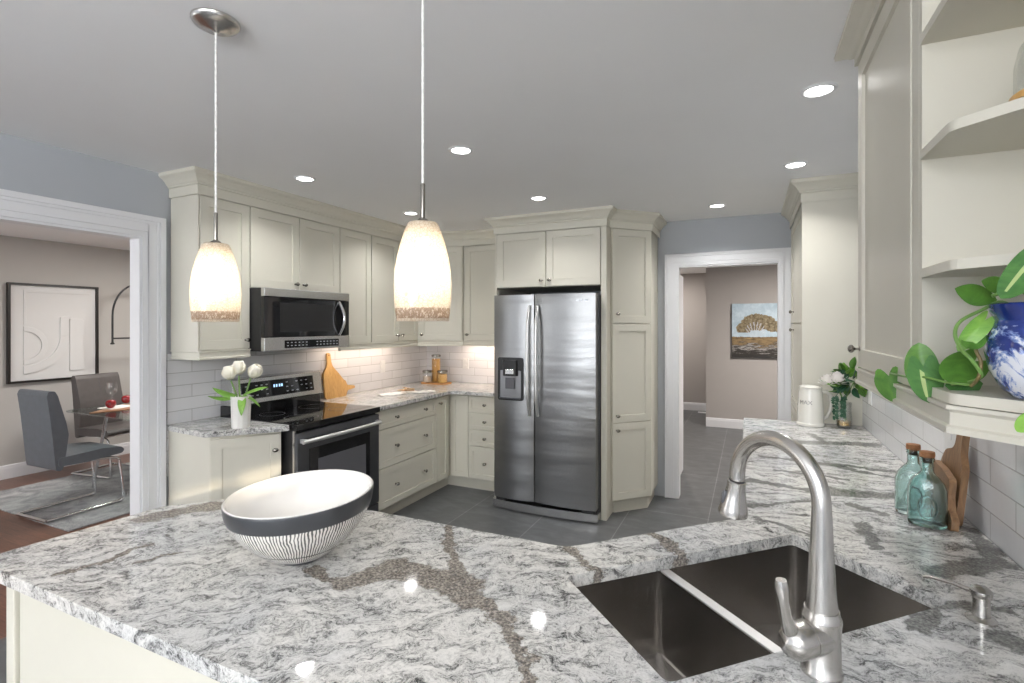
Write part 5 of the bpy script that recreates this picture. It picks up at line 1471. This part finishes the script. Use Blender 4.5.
# potted vine on the lowest shelf
t = thing('potted_vine', 'variegated vine trailing from a blue and white china pot', 'potted plant', (0.430, 1.085, 1.4055))
P0 = Vector((0.430, 1.085, 1.4055))
pp = [(0.040, 0.0), (0.045, 0.004), (0.056, 0.014), (0.071, 0.045), (0.0765, 0.075), (0.074, 0.100), (0.0665, 0.118), (0.0640, 0.126), (0.0700, 0.140), (0.0720, 0.152), (0.0690, 0.154), (0.0610, 0.130), (0.0001, 0.128)]
mb = MB(); mb.lathe(pp, seg=48, cap1=False)
me_ = mb.build('pot', M['china'], None, smooth=True); me_.parent = t
mb = MB(); mb.lathe([(0.060, 0.131), (0.03, 0.136), (0.0001, 0.138)], seg=24, c=tuple(P0), cap0=False, cap1=False); mb.build('soil', M['dirt'], t, smooth=True)
VINES = [[(0.400, 1.085, 1.540), (0.378, 1.100, 1.562), (0.350, 1.091, 1.549), (0.318, 1.078, 1.530), (0.309, 1.071, 1.508), (0.319, 1.076, 1.483), (0.334, 1.083, 1.466), (0.350, 1.095, 1.440), (0.345, 1.130, 1.425)],
         [(0.405, 1.100, 1.540), (0.370, 1.115, 1.535), (0.345, 1.100, 1.490), (0.350, 1.096, 1.462), (0.346, 1.094, 1.436), (0.345, 1.120, 1.420)],
         [(0.345, 1.120, 1.421), (0.325, 1.170, 1.420), (0.304, 1.220, 1.424), (0.299, 1.300, 1.416), (0.300, 1.400, 1.412), (0.305, 1.477, 1.409)],
         [(0.410, 1.060, 1.545), (0.385, 1.060, 1.580), (0.352, 1.060, 1.570)], [(0.400, 1.040, 1.545), (0.385, 1.020, 1.610), (0.376, 0.992, 1.628)],
         [(0.480, 1.010, 1.540), (0.460, 0.985, 1.560), (0.400, 0.945, 1.470), (0.364, 0.964, 1.392)]]
def smoothpath(P, k=6):
    P = [Vector(p) for p in P]; out = []
    Q = [P[0]] + P + [P[-1]]
    for i in range(1, len(Q) - 2):
        for j in range(k):
            s = j / k; a, b_, c, d = Q[i - 1], Q[i], Q[i + 1], Q[i + 2]
            out.append(0.5 * ((2 * b_) + (c - a) * s + (2 * a - 5 * b_ + 4 * c - d) * s * s + (3 * b_ - a - 3 * c + d) * s ** 3))
    return out + [P[-1]]
for i, v in enumerate(VINES):
    mb = MB(); mb.tube(smoothpath(v), 0.0028 if i != 2 else 0.0022, 8); mb.build('vine', M['vine'] if i in (1, 4) else M['stem'], t, smooth=True)
LV = [((0.303, 1.481, 1.402), (0.320, 1.487, 1.342), 0.068, 'heart', 'leaf', 0.05), ((0.304, 1.226, 1.420), (0.299, 1.226, 1.486), 0.056, 'heart', 'leaf', 0.0),
      ((0.303, 1.215, 1.444), (0.313, 1.222, 1.376), 0.058, 'heart', 'leaf_var', -0.1), ((0.372, 1.192, 1.458), (0.318, 1.172, 1.422), 0.062, 'heart', 'leaf', 0.25), ((0.368, 1.205, 1.444), (0.330, 1.165, 1.418), 0.050, 'heart', 'leaf_var', 0.1),
      ((0.385, 1.196, 1.4180), (0.327, 1.176, 1.413), 0.035, 'oval', 'leaf_var', 0.02), ((0.372, 1.099, 1.565), (0.306, 1.069, 1.583), 0.028, 'oval', 'leaf', 0.1), ((0.354, 1.092, 1.532), (0.318, 1.075, 1.490), 0.030, 'heart', 'leaf_light', -0.3),
      ((0.345, 1.094, 1.505), (0.325, 1.080, 1.482), 0.030, 'heart', 'leaf', 0.3), ((0.383, 0.995, 1.628), (0.333, 0.972, 1.560), 0.044, 'heart', 'leaf_var', 0.15), ((0.364, 0.964, 1.394), (0.345, 0.956, 1.373), 0.022, 'heart', 'leaf_light', 0.1),
      ((0.385, 1.083, 1.584), (0.338, 1.062, 1.594), 0.022, 'oval', 'leaf', 0.1), ((0.44, 1.05, 1.56), (0.50, 0.98, 1.60), 0.05, 'heart', 'leaf', 0.2), ((0.46, 1.10, 1.56), (0.56, 1.12, 1.58), 0.05, 'heart', 'leaf_var', 0.3)]
view = Vector((-0.35, -1.0, 0.15))
for b0, tp, w, kind, mt_, cu_ in LV:
    d_ = Vector(tp) - Vector(b0); mb = MB()
    leaf(mb, b0, d_, d_.cross(view), d_.length * 1.06, w * 1.25, cu_, 0.22, kind, nl=12, ns=8, stripe=1 if mt_ == 'leaf_var' else None)
    mb.build('leaf', [M[mt_], M['leaf_cream']], t, smooth=True)

# glass cloche on the middle shelf
t = thing('glass_cloche', 'clear glass dome on the open shelf two above the potted vine', 'cloche', (0.470, 1.075, 1.8805))
c0 = (0.470, 1.075, 1.8805)
mb = MB(); mb.lathe([(0.088, 0.0), (0.088, 0.010), (0.084, 0.012), (0.0001, 0.012)], c=c0, seg=40, cap1=False); mb.build('base', M['board'], t, smooth=True)
mb = MB(); mb.lathe([(0.082, 0.0125), (0.082, 0.06), (0.076, 0.090), (0.060, 0.115), (0.035, 0.130), (0.010, 0.135), (0.010, 0.140), (0.014, 0.148), (0.010, 0.158), (0.0001, 0.160)], c=c0, seg=40, cap0=False, cap1=False); mb.build('dome', M['water'], t, smooth=True)

# ================================================================== DINING ROOM
rg = MB(); rg.box(-6.17, -4.53, 2.005, 4.6, 0.0005, 0.010)
tag(rg.build('rug', M['rug']), 'distressed pale grey rug under the dining table', 'rug')
def make_chair(name, label, loc, rz, mat):
    t = thing(name, label, 'chair', loc, rz, local=True, group=None)
    z = 0.0105
    # side profile (y, z) of the padded back, extruded across x
    pr = [(-0.262, 1.000), (-0.225, 1.000), (-0.205, 0.960), (-0.150, 0.74), (-0.135, 0.65), (-0.145, 0.56), (-0.165, 0.41), (-0.180, 0.375), (-0.215, 0.380), (-0.222, 0.43), (-0.238, 0.62), (-0.255, 0.80), (-0.275, 0.965)]
    pr = round_poly(pr, 0.02, 3)
    mt = Matrix(((0, 0, 1, -0.21), (1, 0, 0, 0), (0, 1, 0, z), (0, 0, 0, 1)))
    mb = MB(); mb.prism(pr, 0, 0.42, mtx=mt); bk = mb.build('backrest', M[mat], t, smooth=True, angle=50, bevel=0.012)
    mb = MB(); mb.tube([(0, -0.136, z + 0.66), (0, -0.176, z + 0.84), (0, -0.206, z + 0.96)], 0.0022, 6); mb.build('seam', M['grey_plastic'], bk)
    sp = round_poly([(-0.205, 0.435), (-0.20, 0.478), (0.10, 0.490), (0.235, 0.475), (0.262, 0.445), (0.240, 0.420), (0.0, 0.405), (-0.20, 0.412)], 0.02, 3)
    mt = Matrix(((0, 0, 1, -0.22), (1, 0, 0, 0), (0, 1, 0, z), (0, 0, 0, 1)))
    mb = MB(); mb.prism(sp, 0, 0.44, mtx=mt); mb.build('seat', M[mat], t, smooth=True, angle=50, bevel=0.014)
    for s in (-1, 1):
        P = [(s * 0.15, -0.10, z + 0.405), (s * 0.19, 0.14, z + 0.398), (s * 0.20, 0.215, z + 0.375), (s * 0.20, 0.235, z + 0.330), (s * 0.20, 0.262, z + 0.060), (s * 0.20, 0.245, z + 0.018), (s * 0.20, 0.200, z + 0.0125), (s * 0.20, -0.275, z + 0.0125)]
        mb = MB(); mb.tube(smoothpath(P, 5), 0.0115, 10); mb.build('leg', M['chrome'], t, smooth=True)
    mb = MB(); mb.tube([(-0.20, -0.275, z + 0.0125), (0.20, -0.275, z + 0.0125)], 0.0120, 10); mb.build('rear_foot_bar', M['chrome'], t, smooth=True)
    mb = MB(); mb.tube([(-0.19, 0.14, z + 0.398), (0.19, 0.14, z + 0.398)], 0.010, 10); mb.build('stretcher', M['chrome'], t, smooth=True)
    return t
make_chair('dining_chair', 'grey blue cantilever dining chair seen from behind, nearest the opening', (-5.06, 2.275, 0), R(2), 'leather')
make_chair('dining_chair', 'dark brown grey dining chair behind the table, facing the kitchen', (-5.93, 3.00, 0), R(-82), 'leather_brown')

t = thing('dining_table', 'glass dining table with wooden inlay and slanted chrome legs', 'table', (-5.05, 3.3, 0))
mb = MB(); tp = round_poly([(-5.58, 2.42), (-4.50, 2.42), (-4.50, 4.20), (-5.58, 4.20)], 0.10); mb.prism(tp, 0.742, 0.752); mb.build('glass_top', M['table_glass'], t, bevel=0.003)
mb = MB(); wp_ = round_poly([(-5.17, 2.42), (-5.02, 2.85), (-4.85, 3.3), (-5.02, 3.75), (-5.17, 4.18), (-5.42, 3.75), (-5.58, 3.3), (-5.46, 2.85)], [0.02, 0.2, 0.3, 0.2, 0.02, 0.2, 0.3, 0.2]); mb.prism(wp_, 0.7525, 0.7585); mb.build('inlay', M['table_wood'], t, bevel=0.003)
for (x0, y0, x1, y1) in ((-5.22, 2.60, -5.50, 2.62), (-4.95, 2.75, -4.66, 2.70), (-5.22, 4.0, -5.50, 3.98), (-4.95, 3.85, -4.66, 3.9)):
    mb = MB()
    for k in (-0.014, 0.014): mb.tube([(x0 + k, y0, 0.7415), (x1 + k * 0.4, y1, 0.016)], 0.008, 10)
    mb.build('leg', M['chrome'], t, smooth=True)
for (x, y, lab) in ((-5.30, 2.70, 'white placemat under the nearer red apple'), (-5.62 + 0.2, 3.08, 'white placemat beside the wine glass')):
    tag(MB().prism(round_poly([(x - 0.09, y - 0.11), (x + 0.11, y - 0.09), (x + 0.09, y + 0.14), (x - 0.10, y + 0.12)], 0.03), 0.759, 0.762).build('placemat', M['linen']), lab, 'placemat')
def apple(x, y, z, r, lab):
    t = thing('apple', lab, 'apple', (x, y, z), local=True)
    mb = MB(); mb.lathe([(0.001, 0.06 * r), (0.30 * r, 0.0), (0.62 * r, 0.16 * r), (0.93 * r, 0.62 * r), (1.0 * r, 1.05 * r), (0.88 * r, 1.50 * r), (0.55 * r, 1.76 * r), (0.25 * r, 1.74 * r), (0.001, 1.58 * r)], seg=24, cap0=False, cap1=False); b_ = mb.build('flesh', M['apple'], t, smooth=True, angle=80)
    mb = MB(); mb.tube([(0, 0, 1.56 * r), (0.06 * r, 0, 1.8 * r), (0.16 * r, 0, 2.02 * r)], 0.05 * r, 6); mb.build('stem', M['board_dark'], t, smooth=True)
apple(-5.27, 2.65, 0.7625, 0.043, 'dark red apple on the glass table, nearer and lower')
apple(-5.46, 2.88, 0.7625, 0.043, 'bright red apple beside the wine glass')
gxx, gyy = -5.55, 2.80
t = thing('wine_glass', 'empty stemmed wine glass standing on the dining table', 'wine glass', (gxx, gyy, 0.759), local=True)
mb = MB(); mb.lathe([(0.036, 0.0), (0.034, 0.003), (0.005, 0.006), (0.0038, 0.012)], seg=24, cap1=False); mb.build('foot', M['clear'], t, smooth=True)
mb = MB(); mb.lathe([(0.0038, 0.012), (0.0036, 0.075), (0.006, 0.086)], seg=12); mb.build('stem', M['clear'], t, smooth=True)
mb = MB(); mb.lathe([(0.006, 0.086), (0.028, 0.098), (0.043, 0.125), (0.046, 0.150), (0.043, 0.180), (0.038, 0.205)], seg=28, cap0=False, cap1=False); mb.build('cup', M['clear'], t, smooth=True)

# framed white relief
t = thing('framed_art', 'square black framed white relief with curved bands on dining wall', 'picture', (-6.645, 2.82, 0.94))
y0, y1, z0, z1 = 2.435, 3.205, 0.935, 1.942
mb = MB(); mb.box(-6.649, -6.632, y0 + 0.01, y1 - 0.01, z0 + 0.01, z1 - 0.01); art = mb.build('relief', M['art_white'], t)
mb = MB()
for b_ in ((y0, y1, z0, z0 + 0.022), (y0, y1, z1 - 0.022, z1), (y0, y0 + 0.022, z0 + 0.022, z1 - 0.022), (y1 - 0.022, y1, z0 + 0.022, z1 - 0.022)): mb.box(-6.649, -6.610, *b_)
mb.build('frame', M['frame_black'], t, bevel=0.002)
def arcband(mb, cy, cz, r0, r1, a0, a1, d, n=18):
    poly = [(cy + r0 * math.cos(R(a0 + (a1 - a0) * i / n)), cz + r0 * math.sin(R(a0 + (a1 - a0) * i / n))) for i in range(n + 1)] + [(cy + r1 * math.cos(R(a1 + (a0 - a1) * i / n)), cz + r1 * math.sin(R(a1 + (a0 - a1) * i / n))) for i in range(n + 1)]
    mb.prism(poly, 0, d, mtx=Matrix(((0, 0, 1, -6.632), (1, 0, 0, 0), (0, 1, 0, 0), (0, 0, 0, 1))))
mt = Matrix(((0, 0, 1, -6.632), (1, 0, 0, 0), (0, 1, 0, 0), (0, 0, 0, 1)))
def relief(f, lab=None):
    mb = MB(); f(mb); mb.build('raised_shape', M['art_white'], art, bevel=0.003)
relief(lambda m: arcband(m, 2.56, 1.31, 0.145, 0.195, -90, 90, 0.012))
relief(lambda m: arcband(m, 2.56, 1.31, 0.001, 0.135, -90, 90, 0.008))
relief(lambda m: arcband(m, 2.56, 1.40, 0.30, 0.375, -90, 0, 0.012))
relief(lambda m: m.prism(round_poly([(2.945, 1.03), (3.075, 1.03), (3.075, 1.585), (2.945, 1.585)], [0, 0, 0.05, 0.0]), 0, 0.012, mtx=mt))
relief(lambda m: m.prism([(2.86, 1.40), (2.935, 1.40), (2.935, 1.62), (2.86, 1.60)], 0, 0.012, mtx=mt))
relief(lambda m: m.prism([(2.56, 1.52), (2.585, 1.52), (2.585, 1.85), (3.13, 1.85), (3.13, 1.875), (2.56, 1.875)], 0, 0.008, mtx=mt))

# black arc floor lamp, mostly hidden behind the casing
t = thing('arc_lamp', 'thin black arc lamp against the dining wall, half hidden by casing', 'lamp', (-6.3, 3.75, 0))
mb = MB(); mb.lathe([(0.15, 0.0105), (0.15, 0.030), (0.03, 0.034)], c=(-6.3, 3.72, 0), seg=32); mb.build('base', M['black'], t, smooth=True)
mb = MB(); mb.tube([(-6.3, 3.72, 0.03), (-6.3, 3.72, 1.375)], 0.010, 10); mb.build('pole', M['black'], t, smooth=True)
mb = MB(); mb.tube([(-6.3, 3.185, 1.372), (-6.3, 3.72, 1.372)], 0.009, 10); mb.build('crossbar', M['black'], t, smooth=True)
ap = [(-6.3, 3.185, 1.33)] + [(-6.3, 3.455 - 0.27 * math.cos(PI * i / 20), 1.62 + 0.36 * math.sin(PI * i / 20)) for i in range(21)] + [(-6.3, 3.725, 1.372)]
mb = MB(); mb.tube(ap, 0.010, 10); mb.build('arc', M['black'], t, smooth=True)
mb = MB(); mb.lathe([(0.0001, 1.305), (0.020, 1.308), (0.022, 1.316), (0.012, 1.325), (0.010, 1.335)], c=(-6.3, 3.185, 0), seg=16, cap0=False); mb.build('finial', M['black'], t, smooth=True)

# ================================================================== HALL
t = thing('landscape_painting', 'unframed canvas of a spreading tree over dark water in the hall', 'painting', (-0.225, 8.129, 1.046), local=True)
mb = MB(); mb.box(0.0, 0.78, -0.040, -0.002, 0.0, 0.78); mb.build('canvas', M['landscape'], t, bevel=0.002)
mb = MB()
mb.box(-0.80, -0.62, 9.30, 9.40, 0.0005, 0.006)
fvn = mb.build('floor_vent', M['white'], bevel=0.001); tag(fvn, 'small white floor vent at the far end of the hall', 'floor vent')
